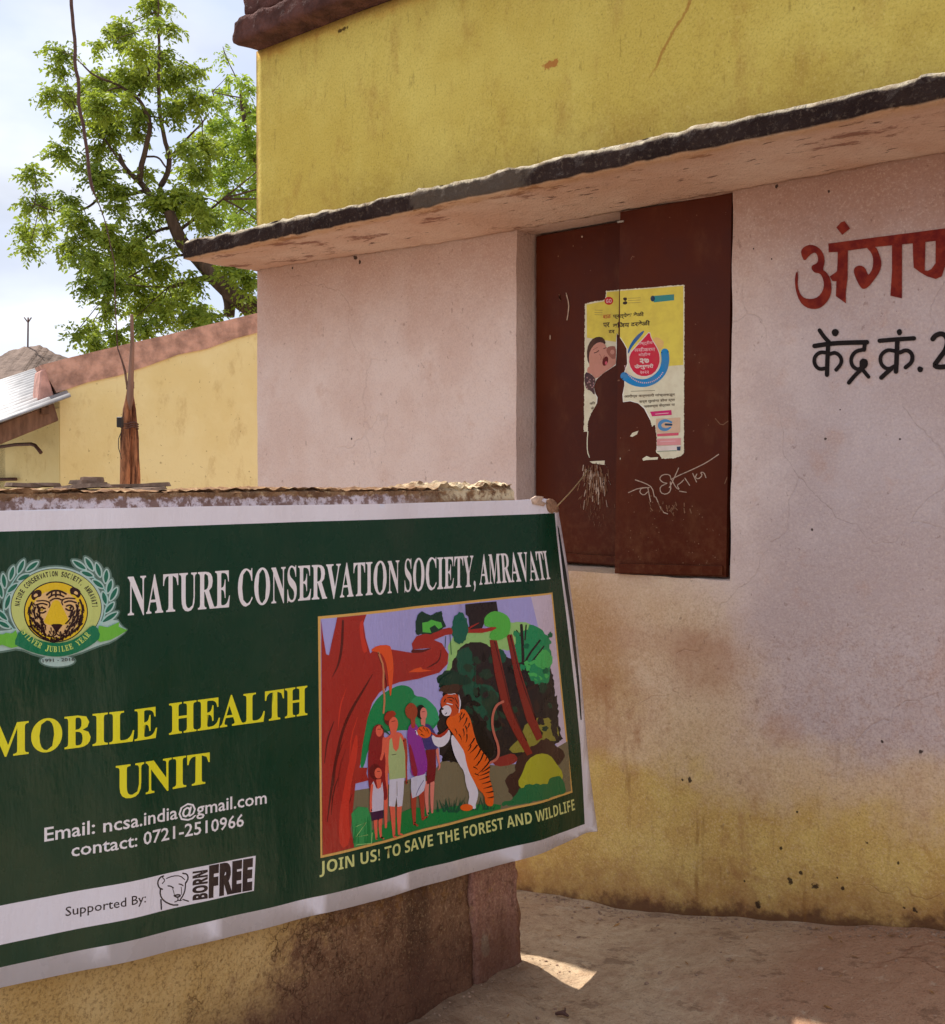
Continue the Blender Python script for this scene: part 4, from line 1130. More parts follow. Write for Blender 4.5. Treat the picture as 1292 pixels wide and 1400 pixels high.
for pts, m in (([(590, 470), (588, 440), (615, 415), (655, 402), (705, 425), (712, 470), (660, 492), (600, 490)], ('print_dkgreen', 16, 58, 44)),
               ([(675, 320), (710, 295), (750, 300), (765, 380), (775, 470), (850, 478), (885, 530), (862, 600), (885, 690), (838, 705), (805, 630), (745, 580), (700, 490), (685, 400)], ('print_forest', 22, 84, 64)),
               ([(790, 520), (830, 500), (880, 520), (870, 600), (820, 620)], ('print_forest2', 34, 62, 46)),
               ([(860, 300), (910, 310), (920, 360), (880, 380)], ('print_forest', 22, 84, 64)),
               ([(915, 800), (960, 740), (985, 700), (1000, 656), (1050, 630), (1100, 632), (1145, 650), (1165, 700), (1172, 745), (1080, 745), (1020, 800)], ('print_olive', 146, 140, 58)),
               ([(840, 835), (900, 815), (945, 800), (970, 830), (940, 858), (870, 868)], ('print_redearth', 146, 50, 44)),
               ([(918, 970), (912, 920), (955, 885), (958, 825), (1000, 790), (1055, 742), (1105, 728), (1150, 770), (1195, 800), (1196, 835), (1140, 870), (1040, 1000), (950, 1030)], ('print_brown', 66, 40, 36)),
               ([(962, 945), (985, 895), (1005, 830), (1055, 798), (1115, 808), (1150, 850), (1192, 900), (1175, 950), (1080, 975), (990, 982)], ('print_lime', 178, 178, 48)),
               ([(700, 560), (730, 515), (752, 530), (755, 580), (790, 640), (830, 720), (862, 770), (850, 830), (760, 840), (640, 838), (600, 845), (632, 780), (680, 740)], ('print_black', 18, 12, 16)),
               ([(950, 262), (965, 225), (1010, 215), (1018, 180), (1055, 200), (1075, 225), (1108, 245), (1100, 275), (1128, 330), (1110, 360), (1115, 400), (1100, 475), (1050, 478), (1012, 445), (1010, 400), (955, 370)], ('print_leaf', 38, 146, 92)),
               ([(1040, 330), (1075, 300), (1105, 310), (1135, 355), (1110, 400), (1060, 400), (1035, 380)], ('print_leaf2', 76, 186, 96)),
               ([(885, 1062), (900, 1035), (950, 1018), (985, 958), (1040, 944), (1090, 950), (1115, 918), (1150, 908), (1180, 920), (1205, 970), (1205, 990), (1100, 1018)], ('print_bushgreen', 34, 112, 66)),
               ([(1150, 500), (1165, 600), (1150, 690), (1185, 745), (1140, 740), (1110, 640)], ('print_darkforest', 40, 32, 34))):
    il.poly(pts, C_(*m), 1, 9 if ('forest' in m[0] or 'leaf' in m[0] or 'green' in m[0] or 'olive' in m[0] or 'brown' in m[0]) else 0)
for pts, w, m in (([(988, 420), (986, 300), (980, 190)], 12, 'd'), ([(1000, 190), (995, 260)], 6, 'd'), ([(985, 400), (1010, 330), (1060, 262)], 9, 'd'), ([(1000, 400), (1040, 340), (1080, 290)], 7, 'd'), ([(975, 240), (960, 215)], 5, 'd')):
    il.stroke(pts, w, C_('print_darkforest', 40, 32, 34))
il.poly([(836, 262), (870, 262), (905, 430), (940, 590), (985, 700), (1026, 800), (1003, 812), (945, 700), (900, 600), (860, 420)], C_('print_trunkred', 136, 44, 34))
il.poly([(915, 235), (940, 235), (965, 360), (990, 460), (1030, 600), (1072, 725), (1045, 740), (1000, 640), (960, 480)], C_('print_trunkred', 136, 44, 34))
for k in range(60):
    x, y = random.uniform(690, 1130), random.uniform(320, 700)
    if x > 1000 and y < 480: continue
    il.ell((x, y), random.uniform(12, 34), random.uniform(8, 24), random.choice([C_('print_dkgreen', 16, 58, 44), C_('print_forest2', 34, 62, 46), C_('print_darkforest', 40, 32, 34), C_('print_brownshade', 58, 38, 34), C_('print_black', 18, 12, 16)]), rot=random.uniform(0, 3), n=14, jag=.28)
for k in range(16):
    x, y = random.uniform(960, 1115), random.uniform(230, 460)
    il.ell((x, y), random.uniform(10, 22), random.uniform(8, 16), random.choice([C_('print_leaf', 38, 146, 92), C_('print_leaf2', 76, 186, 96), C_('print_leafdeep', 22, 104, 70)]), rot=random.uniform(0, 3), n=12, jag=.3)
il.poly([(836, 262), (870, 262), (905, 430), (940, 590), (985, 700), (1026, 800), (1003, 812), (945, 700), (900, 600), (860, 420)], C_('print_trunkred', 136, 44, 34))
il.poly([(915, 235), (940, 235), (965, 360), (990, 460), (1030, 600), (1072, 725), (1045, 740), (1000, 640), (960, 480)], C_('print_trunkred', 136, 44, 34))
il.stroke([(860, 270), (900, 430), (935, 590), (1000, 740)], 5, C_('print_trunkdark', 84, 26, 24)); il.stroke([(932, 240), (975, 440), (1040, 640)], 5, C_('print_trunkdark', 84, 26, 24))
tag(il.build('forest_picture', ban), 'gold framed cartoon forest scene with sky and bushes')
i2 = bcan(KI, il.base + il.layer * LAY)
RD = C_('print_barkred', 168, 46, 38); DR = C_('print_barkdark', 92, 26, 24); OR = C_('print_orange', 232, 88, 40)
i2.poly([(34, 165), (40, 230), (55, 330), (68, 335), (78, 280), (95, 200), (104, 154), (240, 140), (226, 180), (236, 250), (258, 325), (285, 300), (300, 290), (360, 306), (470, 324), (560, 300), (472, 308), (466, 280), (490, 245), (575, 218), (640, 203), (720, 207), (820, 206), (880, 190), (900, 205), (800, 228), (700, 228), (625, 238), (572, 262), (608, 278), (638, 330), (634, 375), (595, 418), (500, 448), (400, 462), (340, 482), (300, 512), (268, 560), (244, 640), (222, 760), (210, 860), (188, 950), (178, 1050), (166, 1160), (182, 1250), (40, 1290), (36, 800)], RD)
i2.poly([(245, 870), (240, 895), (250, 930), (190, 945), (205, 870)], RD)
for pts, w in (([(268, 425), (225, 500), (165, 600), (125, 700), (95, 850), (75, 1000), (60, 1130)], [3, 10, 14, 12, 14, 10, 3]), ([(130, 170), (125, 300), (110, 380), (82, 438)], [10, 12, 9, 2]), ([(472, 316), (520, 316), (556, 303)], [16, 14, 3]), ([(604, 308), (598, 360), (560, 385), (540, 395)], [3, 6, 7, 2]), ([(90, 650), (60, 730), (48, 850)], [3, 9, 3]), ([(295, 330), (320, 400), (335, 470), (330, 500)], [3, 8, 6, 3]), ([(1, 1)] * 0, 0)):
    if pts: i2.stroke(pts, w, DR, 2)
for k in range(9):
    x = random.uniform(60, 190); y = random.uniform(480, 1000)
    i2.stroke([(x + 30, y), (x, y + 90), (x - 8, y + 200)], [2, random.uniform(4, 8), 2], random.choice([DR, C_('print_barkmid', 138, 36, 32), C_('print_barkbright', 206, 58, 42)]), 1)
i2.poly([(196, 690), (200, 800), (168, 940), (155, 1080), (166, 1230), (118, 1262), (108, 1130), (140, 930), (170, 780)], C_('print_barkbright', 206, 58, 42), 1)
i2.poly([(205, 180), (228, 160), (222, 230), (248, 310), (225, 330), (212, 260)], C_('print_barkbright', 206, 58, 42), 1)
i2.poly([(256, 312), (290, 286), (350, 284), (360, 310), (370, 380), (366, 450), (354, 545), (346, 480), (338, 390), (318, 330), (290, 318)], OR, 1)
i2.poly([(448, 416), (480, 400), (512, 392), (520, 402), (566, 408), (510, 416)], OR)
i2.stroke([(296, 320), (322, 390), (318, 480), (326, 540), (320, 608)], 9, C_('print_tan', 200, 128, 88))
for pts in ([(625, 245), (622, 300)], [(645, 235), (652, 330)], [(770, 380), (768, 480)]): i2.stroke(pts, 3, C_('print_forest', 22, 84, 64))
i2.poly([(488, 235), (486, 165), (510, 125), (535, 135), (560, 142), (604, 124), (618, 180), (628, 200), (560, 232), (520, 238)], C_('print_dkgreen', 16, 58, 44), 0, 8)
i2.poly([(520, 225), (518, 180), (545, 175), (560, 165), (580, 172), (604, 178), (610, 200), (560, 228)], C_('print_leafbright', 88, 190, 74))
i2.poly([(552, 205), (575, 190), (592, 210), (560, 228)], C_('print_dkgreen', 16, 58, 44))
i2.ell((694, 205), 40, 74, C_('print_teal', 14, 98, 78), n=30, jag=.10)
i2.poly([(720, 92), (790, 84), (868, 78), (875, 125), (840, 140), (815, 165), (800, 205), (742, 212), (735, 150), (722, 140)], C_('print_darkforest', 40, 32, 34))
i2.stroke([(738, 205), (785, 180)], [10, 3], C_('print_barkred', 168, 46, 38))
i2.poly([(808, 180), (812, 150), (850, 122), (890, 128), (925, 150), (935, 190), (925, 240), (880, 265), (835, 260), (838, 222), (880, 200), (815, 200)], C_('print_leafbright', 88, 190, 74), 1)
tag(i2.build('tree_drawing', ban), 'big red cartoon tree with twisted branch')
i3 = bcan(KI, i2.base + i2.layer * LAY)
GG = C_('print_grass', 22, 128, 62); GD = C_('print_grassdark', 14, 84, 58)
i3.poly([(182, 1250), (205, 1200), (380, 1110), (420, 1080), (480, 1060), (560, 1075), (640, 1060), (700, 1050), (860, 1045), (890, 1050), (886, 1068), (500, 1168), (182, 1250)], GG)
i3.poly([(168, 1090), (200, 1055), (245, 1060), (262, 1110), (268, 1228), (182, 1250)], C_('print_grasslight', 56, 152, 84))
for k in range(26):
    x = random.uniform(560, 860); x0 = x + random.uniform(-6, 6)
    i3.stroke([(x0, 1085 - (x - 560) * .05), (x + random.uniform(-22, 22), 1085 - random.uniform(35, 80))], [8, 1], GD, 0, cap=False)
for k in range(9): i3.stroke([(640 + k * 5, 1085), (610 + k * 14, 1040 - (k % 3) * 15)], [7, 1], GD, 0, cap=False)
for k in range(10):
    x = random.uniform(175, 260); i3.stroke([(x, 1230), (x + random.uniform(-12, 16), 1230 - random.uniform(60, 140))], [7, 1], GG, 0, cap=False)
i3.stroke([(190, 1150), (238, 1130), (190, 1200), (245, 1190)], 4, C_('print_palegreen', 156, 206, 124), 0); i3.stroke([(190, 1238), (262, 1230), (266, 1180)], 4, C_('print_palegreen', 156, 206, 124), 0)
tag(i3.build('grass_drawing', ban), 'green cartoon grass along the picture foot')
KF = (5.386, 480, 900)
SK = C_('print_skin', 232, 104, 80); SK2 = C_('print_skindark', 176, 66, 48); HR = C_('print_hair', 108, 26, 30)
def fig(base): return bcan(KF, base)
f0 = i3.base + i3.layer * LAY
f = fig(f0)
f.stroke([(235, 760), (240, 1000), (240, 1240)], [40, 34, 16], SK)
f.poly([(112, 660), (135, 560), (150, 500), (190, 478), (222, 500), (228, 560), (216, 640), (240, 740), (232, 860), (255, 1000), (245, 1040), (220, 1040), (130, 1000), (110, 900)], C_('print_shawl', 142, 34, 38), 1)
f.ell((192, 532), 26, 42, SK, n=18); f.stroke([(180, 520), (205, 518)], 4, HR); f.stroke([(205, 500), (240, 540)], 10, C_('print_dkgreen', 16, 58, 44))
f.stroke([(228, 590), (222, 680), (205, 740)], [26, 22, 18], SK)
tag(f.build('figure_drawing', ban), 'cartoon woman in a red shawl'); f0 += f.layer * LAY
f = fig(f0)
f.stroke([(165, 1180), (166, 1250), (172, 1325)], [28, 22, 14], SK); f.stroke([(200, 1180), (198, 1250), (204, 1312)], [28, 22, 14], SK); f.stroke([(204, 1312), (222, 1322)], 12, SK)
f.poly([(140, 920), (150, 900), (172, 955), (200, 950), (214, 905), (224, 1000), (222, 1125), (138, 1140), (132, 1020)], C_('print_vest', 206, 196, 216))
f.stroke([(140, 930), (130, 1030), (132, 1120)], 17, SK); f.ell((162, 832), 44, 58, HR, n=20); f.ell((184, 842), 27, 40, SK, n=16); f.stroke([(178, 830), (196, 828)], 4, HR)
f.poly([(168, 890), (205, 885), (205, 945), (180, 960)], SK)
f.poly([(132, 1130), (222, 1112), (222, 1172), (136, 1194)], C_('print_plum', 66, 28, 62))
tag(f.build('figure_drawing', ban), 'cartoon child in white vest'); f0 += f.layer * LAY
f = fig(f0)
f.stroke([(288, 1070), (296, 1180), (302, 1308)], [42, 34, 18], SK); f.stroke([(345, 1070), (342, 1180), (342, 1290)], [42, 34, 18], SK); f.stroke([(342, 1290), (368, 1296)], 13, SK); f.stroke([(302, 1308), (318, 1312)], 13, SK)
f.poly([(246, 580), (290, 545), (350, 540), (385, 580), (398, 650), (390, 860), (262, 880), (250, 720)], SK, 1)
f.stroke([(252, 590), (240, 700), (262, 790)], [30, 26, 20], SK); f.stroke([(390, 600), (402, 720), (398, 800), (405, 920)], [28, 24, 20, 14], SK2)
f.poly([(268, 600), (285, 580), (296, 660), (318, 685), (338, 660), (350, 570), (372, 610), (392, 700), (396, 880), (266, 896), (258, 730)], C_('print_olivevest', 172, 192, 134))
f.stroke([(285, 708), (318, 704)], 4, BK)
f.poly([(266, 890), (386, 878), (378, 1000), (368, 1085), (330, 1092), (322, 1020), (308, 1090), (262, 1084)], C_('print_shorts', 214, 212, 230)); f.stroke([(325, 905), (326, 1010)], 4, C_('print_khaki', 124, 114, 88))
f.ell((268, 440), 42, 55, HR, n=18); f.ell((298, 482), 36, 55, SK, n=20); f.poly([(222, 445), (248, 392), (298, 380), (322, 412), (300, 420), (260, 462)], C_('print_turban', 168, 52, 34), 1)
f.stroke([(285, 462), (310, 458)], 5, HR); f.poly([(270, 520), (325, 510), (318, 570), (290, 610)], SK)
f.stroke([(212, 510), (252, 545), (268, 560)], [8, 14, 6], C_('print_forest', 22, 84, 64))
tag(f.build('figure_drawing', ban), 'cartoon man in a pale green vest'); f0 += f.layer * LAY
f = fig(f0)
PK = C_('print_pinkskin', 226, 132, 118)
f.stroke([(560, 920), (558, 1040), (568, 1150)], [32, 26, 14], PK); f.stroke([(600, 910), (596, 1030), (598, 1135)], [30, 24, 14], PK)
f.stroke([(632, 670), (640, 740), (652, 800), (638, 822)], [20, 16, 12, 6], PK)
f.poly([(530, 490), (575, 480), (610, 530), (640, 600), (635, 680), (550, 690), (520, 560)], C_('print_indigo', 66, 56, 120), 1)
f.poly([(552, 675), (622, 668), (626, 800), (615, 902), (562, 930)], C_('print_skirt', 122, 28, 34))
f.ell((518, 395), 36, 52, C_('print_black', 18, 12, 16), n=18); f.ell((537, 408), 25, 46, PK, n=16); f.poly([(515, 450), (552, 440), (548, 500), (520, 490)], PK)
f.stroke([(525, 395), (545, 392)], 4, HR)
tag(f.build('figure_drawing', ban), 'cartoon person with short black hair and red skirt'); f0 += f.layer * LAY
f = fig(f0)
f.stroke([(462, 1000), (462, 1110), (468, 1220)], [46, 36, 20], SK2); f.stroke([(468, 1220), (492, 1232)], 14, SK2); f.stroke([(520, 980), (528, 1080), (532, 1185)], [44, 34, 20], SK2); f.stroke([(532, 1185), (562, 1168)], 13, SK2)
f.poly([(440, 880), (548, 852), (552, 920), (540, 975), (500, 1012), (450, 1030), (440, 960)], C_('print_dhoti', 206, 206, 228)); f.stroke([(538, 900), (500, 960), (480, 1010)], 4, C_('print_indigo', 66, 56, 120))
f.poly([(406, 560), (425, 490), (470, 472), (505, 520), (528, 600), (548, 680), (565, 760), (560, 850), (480, 872), (440, 860), (438, 760), (418, 640)], C_('print_purple', 148, 52, 160), 1)
f.poly([(420, 620), (440, 640), (470, 740), (500, 860), (462, 876), (438, 800)], C_('print_crimson', 150, 28, 58), 1)
f.stroke([(455, 430), (458, 500)], 34, SK2); f.poly([(388, 375), (415, 335), (450, 325), (488, 360), (494, 400), (478, 445), (440, 455), (400, 425)], C_('print_auburn', 164, 68, 40), 1)
tag(f.build('figure_drawing', ban), 'cartoon man in a purple shirt seen from behind'); f0 += f.layer * LAY
# tiger
f = fig(f0)
TO = C_('print_tigerorange', 236, 100, 28); TW = C_('print_tigerwhite', 226, 222, 236); TK = C_('print_black', 18, 12, 16)
f.stroke([(1115, 318), (1070, 340), (1042, 400), (1034, 480), (1050, 560), (1078, 630), (1086, 700), (1070, 745), (1020, 768)], 18, C_('print_tail', 196, 110, 92), 2)
f.poly([(705, 440), (740, 415), (790, 380), (830, 370), (862, 410), (885, 470), (905, 560), (930, 640), (975, 700), (1012, 745), (1018, 800), (1012, 870), (1036, 950), (1048, 1010), (1045, 1085), (1010, 1090), (985, 1070), (978, 1005), (930, 960), (900, 900), (860, 850), (840, 740), (800, 650), (750, 560), (702, 500)], TO, 1)
f.poly([(728, 600), (738, 555), (765, 590), (800, 640), (832, 690), (846, 770), (872, 850), (900, 900), (935, 975), (930, 1030), (915, 1075), (918, 1112), (870, 1100), (858, 1075), (872, 1005), (842, 930), (832, 835), (790, 780), (750, 700)], TW, 1)
f.ell((848, 1098), 48, 26, TO, n=16)
f.poly([(590, 560), (640, 575), (690, 545), (715, 520), (728, 560), (715, 610), (680, 648), (640, 656), (605, 630)], TW, 1)
f.stroke([(590, 548), (640, 580), (690, 548), (712, 515)], [10, 24, 22, 8], C_('print_paw', 176, 50, 34))
f.ell((540, 545), 52, 42, TO, rot=.4, n=18)
for p in ([(505, 520), (530, 545)], [(535, 510), (556, 540)], [(560, 520), (575, 555)], [(520, 560), (545, 575)]): f.stroke(p, [7, 2], TK, 0)
f.stroke([(478, 535), (490, 560)], 12, TW)
f.ell((748, 470), 52, 50, TO, n=18)
f.poly([(655, 310), (680, 270), (720, 255), (772, 258), (805, 300), (800, 370), (770, 420), (720, 430), (680, 390), (660, 350)], C_('print_tigerred', 204, 78, 34), 1)
f.ell((698, 385), 36, 40, TW, n=16); f.ell((668, 372), 10, 8, TK, n=8)
f.stroke([(788, 270), (802, 330), (790, 400)], [6, 12, 4], TW); f.stroke([(710, 262), (760, 262)], 8, TW); f.stroke([(700, 330), (740, 340)], 7, TW)
f.poly([(638, 245), (660, 205), (720, 190), (790, 180), (800, 240), (745, 262), (690, 262), (665, 240)], C_('print_hatbrown', 72, 48, 36), 1)
f.poly([(640, 190), (650, 160), (700, 120), (760, 90), (800, 120), (870, 140), (890, 180), (820, 200), (760, 185), (700, 200)], C_('print_dkgreen', 16, 58, 44), 1)
for p in ([(705, 290), (735, 285), (752, 300)], [(720, 305), (740, 315)], [(690, 300), (680, 320)], [(700, 400), (690, 410)], [(760, 290), (780, 330)], [(765, 340), (785, 370)]): f.stroke(p, 6, TK)
for (x, y, dx, dy, w) in ((830, 410, -30, 45, 9), (850, 440, -28, 60, 10), (812, 400, -22, 30, 8), (868, 480, -20, 40, 9), (840, 500, 10, 50, 9), (822, 520, 5, 60, 8), (850, 560, -8, 60, 9), (905, 590, -45, 60, 11), (925, 640, -55, 60, 11), (880, 640, -25, 45, 9), (950, 670, -50, 80, 11), (970, 700, -45, 90, 11), (1000, 700, -20, 60, 10), (940, 760, -30, 35, 8), (1012, 760, -50, 60, 11), (1015, 800, -60, 40, 11), (990, 790, -60, 60, 9), (1012, 835, -70, 30, 10), (1008, 870, -70, 25, 10), (1020, 905, -60, 18, 10), (1030, 940, -60, 18, 10), (1040, 980, -55, 10, 10), (1042, 1020, -45, 8, 9), (900, 800, 30, 20, 7), (910, 850, 30, 14, 7), (760, 520, 14, 40, 6), (790, 560, 18, 40, 7), (800, 430, -10, 40, 7)):
    f.stroke([(x, y), (x + dx * .5 + 6, y + dy * .5), (x + dx, y + dy)], [w, w * .8, 1.5], TK)
tag(f.build('tiger_drawing', ban), 'orange cartoon tiger standing on hind legs')

# brown crumpled tape and knot at the upper right corner
M_tape = simple_mat('crumpled_tape', S(206, 178, 158), 0.6, 0.3, 0.2, 60, 0.6, 0.003)
kc = Canvas(bunp, bsrf, 0.0035, (1, 0, 0), BC)
kc.poly([(742, 684), (750, 681), (758, 686), (763, 694), (762, 701), (756, 700), (750, 702), (744, 697)], simple_mat('knot_cloth', S(150, 116, 92), .8, .2, .35, 90, .5, .003), 1)
kc.poly([(722, 682), (728, 678), (738, 679), (735, 685), (742, 688), (738, 692), (724, 689)], M_tape)
kk = kc.build('corner_knot', ban)
md = kk.modifiers.new('thickness', 'SOLIDIFY'); md.thickness = 0.006; md.offset = 1
# string from the banner corner to the shutter
M_str = simple_mat('jute_string', S(176, 146, 104), 0.9, 0.1, 0.2, 200, 0)
s0 = bunp(759, 692); s0 = bsrf(s0[0], s0[1], 0.004); s1 = on_b(808, 644, 3.46); s1 = on_b(806, 640, LB - .006)
mid = [s0.lerp(s1, k / 8) - Vector((0, 0, 0.006 * math.sin(math.pi * k / 8))) for k in range(9)]
st = tube('string', mid, 0.0022, M_str, None, 6)
tag(st, 'thin taut string from the upper right banner corner to the brown shutter', 'string')

# ------------------------------------------------------------------ torn poster glued over both shutter leaves
KP = (5.382, 780, 380)
def psrf(px, py, off): return on_r(px, py, off) if px > 847.5 else on_b(px, py, LB - off)
def paper(name, r, g, b):
    t = NT('poster_' + name, 0.75, 0.25)
    n = t.noise(30, 5, .6)
    c = t.mix(t.mul(t.ramp(n, .35, .7), .18), S(r, g, b), S(150, 110, 70))
    t.bump(n, .2, .004)
    return t.color(c)
PM = {}
def pm(n, r, g, b):
    if n not in PM: PM[n] = paper(n, r, g, b)
    return PM[n]
pos = empty('poster', (0, 0, 0)); tag(pos, 'torn yellow vaccination poster glued across the brown shutters', 'poster')
class PC:
    """two clipped canvases, one per shutter leaf"""
    def __init__(s, base):
        s.c = [Canvas(lambda x, y: (x, y), psrf, base, KP, clip=[(0, 847.4, -1)]), Canvas(lambda x, y: (x, y), psrf, base, KP, clip=[(0, 847.6, 1)])]
    def __getattr__(s, k):
        def f(*a, **kw):
            st_ = random.getstate()
            for c in s.c:
                random.setstate(st_); getattr(c, k)(*a, **kw)
        return f
    def make(s, name, label=None):
        for c in s.c: c.build(name, pos, label)
    def top(s): return s.c[0].base + s.c[0].layer * LAY
PAP = [(106, 188), (180, 172), (256, 160), (262, 95), (450, 80), (640, 65), (838, 50), (838, 400), (836, 900), (834, 1286), (815, 1308), (770, 1326), (700, 1330), (672, 1330), (655, 1300), (630, 1284), (634, 1180), (622, 1080), (600, 1096), (586, 1040), (545, 960), (500, 922), (440, 905), (388, 912), (385, 860), (398, 790), (400, 740), (398, 690), (420, 630), (415, 520), (395, 480), (370, 445), (340, 408), (335, 560), (330, 640), (240, 700), (190, 745), (168, 800), (180, 850), (196, 880), (192, 925), (150, 1000), (128, 1060), (126, 1130), (98, 1130), (102, 700)]
p1 = PC(0.0006)
random.seed(5)
p1c = [(x + random.uniform(-2, 2), y + random.uniform(-2, 2)) for x, y in PAP]
random.seed(5)
p1.poly(PAP, pm('cream', 224, 216, 186), 0, 5)
p1.poly([(438, 1165), (455, 1140), (500, 1124), (490, 1150), (455, 1170)], pm('cream', 224, 216, 186)); p1.poly([(528, 1330), (560, 1310), (590, 1322), (645, 1318), (640, 1336), (560, 1340), (535, 1345)], pm('cream', 224, 216, 186))
p1.poly([(140, 1350), (200, 1346), (252, 1344), (250, 1376), (220, 1372), (160, 1364)], pm('cream', 224, 216, 186)); p1.ell((361, 1330), 8, 10, pm('cream', 224, 216, 186), n=8)
p1.stroke([(128, 1130), (122, 1200), (124, 1280), (140, 1320)], 7, pm('cream', 224, 216, 186))
p1.stroke(PAP[19:41], [random.uniform(3, 9) for _ in PAP[19:41]], pm('torn_fibre', 240, 236, 224), 0)
p1.make('poster_paper', None)
p2 = PC(p1.top())
YP = pm('yellow', 226, 206, 86)
p2.poly([(118, 196), (262, 168), (268, 103), (830, 58), (830, 640), (700, 650), (430, 520), (418, 520), (395, 478), (370, 442), (340, 405), (334, 470), (120, 440)], YP)
p2.poly([(640, 560), (700, 480), (640, 430), (600, 450)], pm('peach', 226, 184, 110), 1)
p2.make('yellow_print')
p3 = PC(p2.top())
p3.ell((282, 168), 33, 30, pm('red', 196, 40, 44), n=18)
p3.text('GO', [(262, 156), (302, 154), (302, 182), (262, 184)], pm('pinkwhite', 232, 190, 190), sansb)
for y in (155, 183): p3.ell((402, y), 16, 13, pm('ink', 40, 30, 36), n=9, jag=.2)
for i, y in enumerate((150, 166, 184)): p3.stroke([(425, y), (515, y - 4)], 3, pm('greyprint', 150, 130, 80), 0)
p3.poly([(612, 132), (762, 120), (762, 164), (612, 180)], pm('tealprint', 54, 140, 140)); p3.ell((605, 152), 17, 22, pm('navy', 24, 60, 90), n=12)
for y in (238, 256, 272): p3.stroke([(178, y - 2), (178 + 56, y)], 3, pm('greyprint', 150, 130, 80), 0)
INK = pm('ink', 40, 30, 36)
p3.text('प्रत्येक वेळी', [(312, 262), (540, 246), (540, 290), (312, 306)], INK, str, .03, bbox=True)
p3.text('बाळ', [(238, 272), (296, 268), (296, 298), (238, 302)], pm('orangeprint', 190, 90, 50), str, .02, bbox=True)
p3.text('पर', [(240, 330), (288, 326), (288, 364), (240, 366)], INK, str, .03, bbox=True)
p3.text('विजय दरवेळी', [(312, 326), (585, 308), (585, 352), (312, 372)], INK, str, .03, bbox=True)
p3.text('दर', [(280, 384), (325, 382), (325, 410), (280, 412)], INK, str, .03, bbox=True)
for c_ in p3.c:
    o_ = c_.build('poster_lettering', pos, 'black headline lettering of the poster')
    if o_: o_['kind'] = 'stuff'
p4 = PC(p3.top())
p4.poly([(538, 384), (542, 400), (500, 450), (450, 510), (425, 562), (420, 540), (438, 490), (480, 430)], pm('blue', 40, 100, 160), 1)
p4.stroke([(694, 548), (700, 610), (680, 690), (620, 750), (545, 778), (460, 765), (396, 722)], 58, pm('blue2', 22, 130, 190), 2)
p4.poly([(584, 388), (595, 440), (640, 510), (664, 570), (662, 640), (622, 712), (540, 736), (468, 712), (424, 640), (428, 560), (480, 500), (545, 430)], pm('whiteprint', 226, 210, 200), 1)
p4.poly([(582, 396), (592, 446), (636, 514), (657, 572), (654, 636), (616, 704), (540, 728), (472, 704), (431, 638), (434, 562), (486, 504), (548, 436)], pm('crimson', 204, 34, 66), 1)
WP = pm('pinkwhite', 232, 190, 190)
p4.text('राष्ट्रीय', [(492, 468), (605, 460), (605, 492), (492, 500)], WP, str, .01, bbox=True)
p4.text('लसीकरण', [(470, 512), (622, 504), (622, 538), (470, 544)], WP, str, .01, bbox=True)
p4.text('मोहीम', [(500, 552), (588, 546), (588, 574), (500, 580)], WP, str, .01, bbox=True)
p4.text('२७', [(508, 592), (578, 588), (578, 628), (508, 634)], pm('whiteprint', 226, 210, 200), str, .05, bbox=True)
p4.text('फेब्रुवारी', [(470, 636), (610, 630), (610, 670), (470, 676)], pm('whiteprint', 226, 210, 200), str, .03, bbox=True)
p4.text('२०२२', [(512, 684), (576, 682), (576, 704), (512, 708)], WP, str, .02, bbox=True)
for k in range(26):
    a = math.radians(30 + k * 5.6); p4.ell((548 + 150 * math.cos(a), 622 + 150 * math.sin(a)), 4.5, 6, WP, n=5)
p4.make('drop_print', 'red drop in a blue swoosh')
p5 = PC(p4.top())
GP = pm('bodyprint', 96, 84, 70)
p5.stroke([(445, 834), (620, 828)], 3, GP, 0)
for y, x0, tx in ((884, 395, 'आरोग्य कर्मचारी यांच्याकडून'), (922, 505, 'सर्व मुलांना डोस द्या'), (958, 540, 'जवळच्या केंद्रावर या')):
    p5.text(tx, [(x0, y - 26), (768, y - 40), (768, y - 12), (x0, y + 4)], GP, str, .02, bbox=True)
p5.text('की', [(140, 912), (180, 908), (180, 930), (140, 934)], GP, str, .02, bbox=True); p5.text('के', [(150, 948), (172, 946), (172, 966), (150, 970)], GP, str, .02, bbox=True)
p5.poly([(585, 984), (742, 972), (745, 1008), (600, 1018)], pm('magenta', 206, 36, 110)); p5.stroke([(625, 1002), (720, 994)], 5, WP, 0)
p5.poly([(628, 1036), (808, 1026), (806, 1136), (632, 1140)], pm('beige', 214, 180, 150))
p5.stroke([(742, 1062), (700, 1046), (662, 1062), (652, 1090), (670, 1112), (705, 1118), (736, 1100)], [14, 22, 26, 26, 26, 22, 12], pm('blue3', 70, 140, 190), 2); p5.stroke([(700, 1078), (742, 1080)], 16, pm('navy', 24, 60, 90))
p5.poly([(636, 1146), (796, 1138), (794, 1158), (638, 1166)], pm('pinkbar', 214, 90, 110)); p5.poly([(636, 1184), (812, 1178), (810, 1228), (636, 1234)], pm('palepink', 222, 150, 150)); p5.stroke([(660, 1205), (770, 1200)], 4, WP, 0)
p5.poly([(632, 1240), (812, 1232), (808, 1272), (640, 1280)], pm('whiteprint', 226, 210, 200)); p5.poly([(782, 1242), (810, 1240), (808, 1270), (784, 1270)], pm('navy', 24, 60, 90)); p5.stroke([(640, 1276), (780, 1270)], 4, pm('greenprint', 60, 130, 90), 0)
for c_ in p5.c:
    o_ = c_.build('poster_lettering', pos, 'small body lettering and logos at the poster foot')
    if o_: o_['kind'] = 'stuff'
p6 = PC(p5.top())
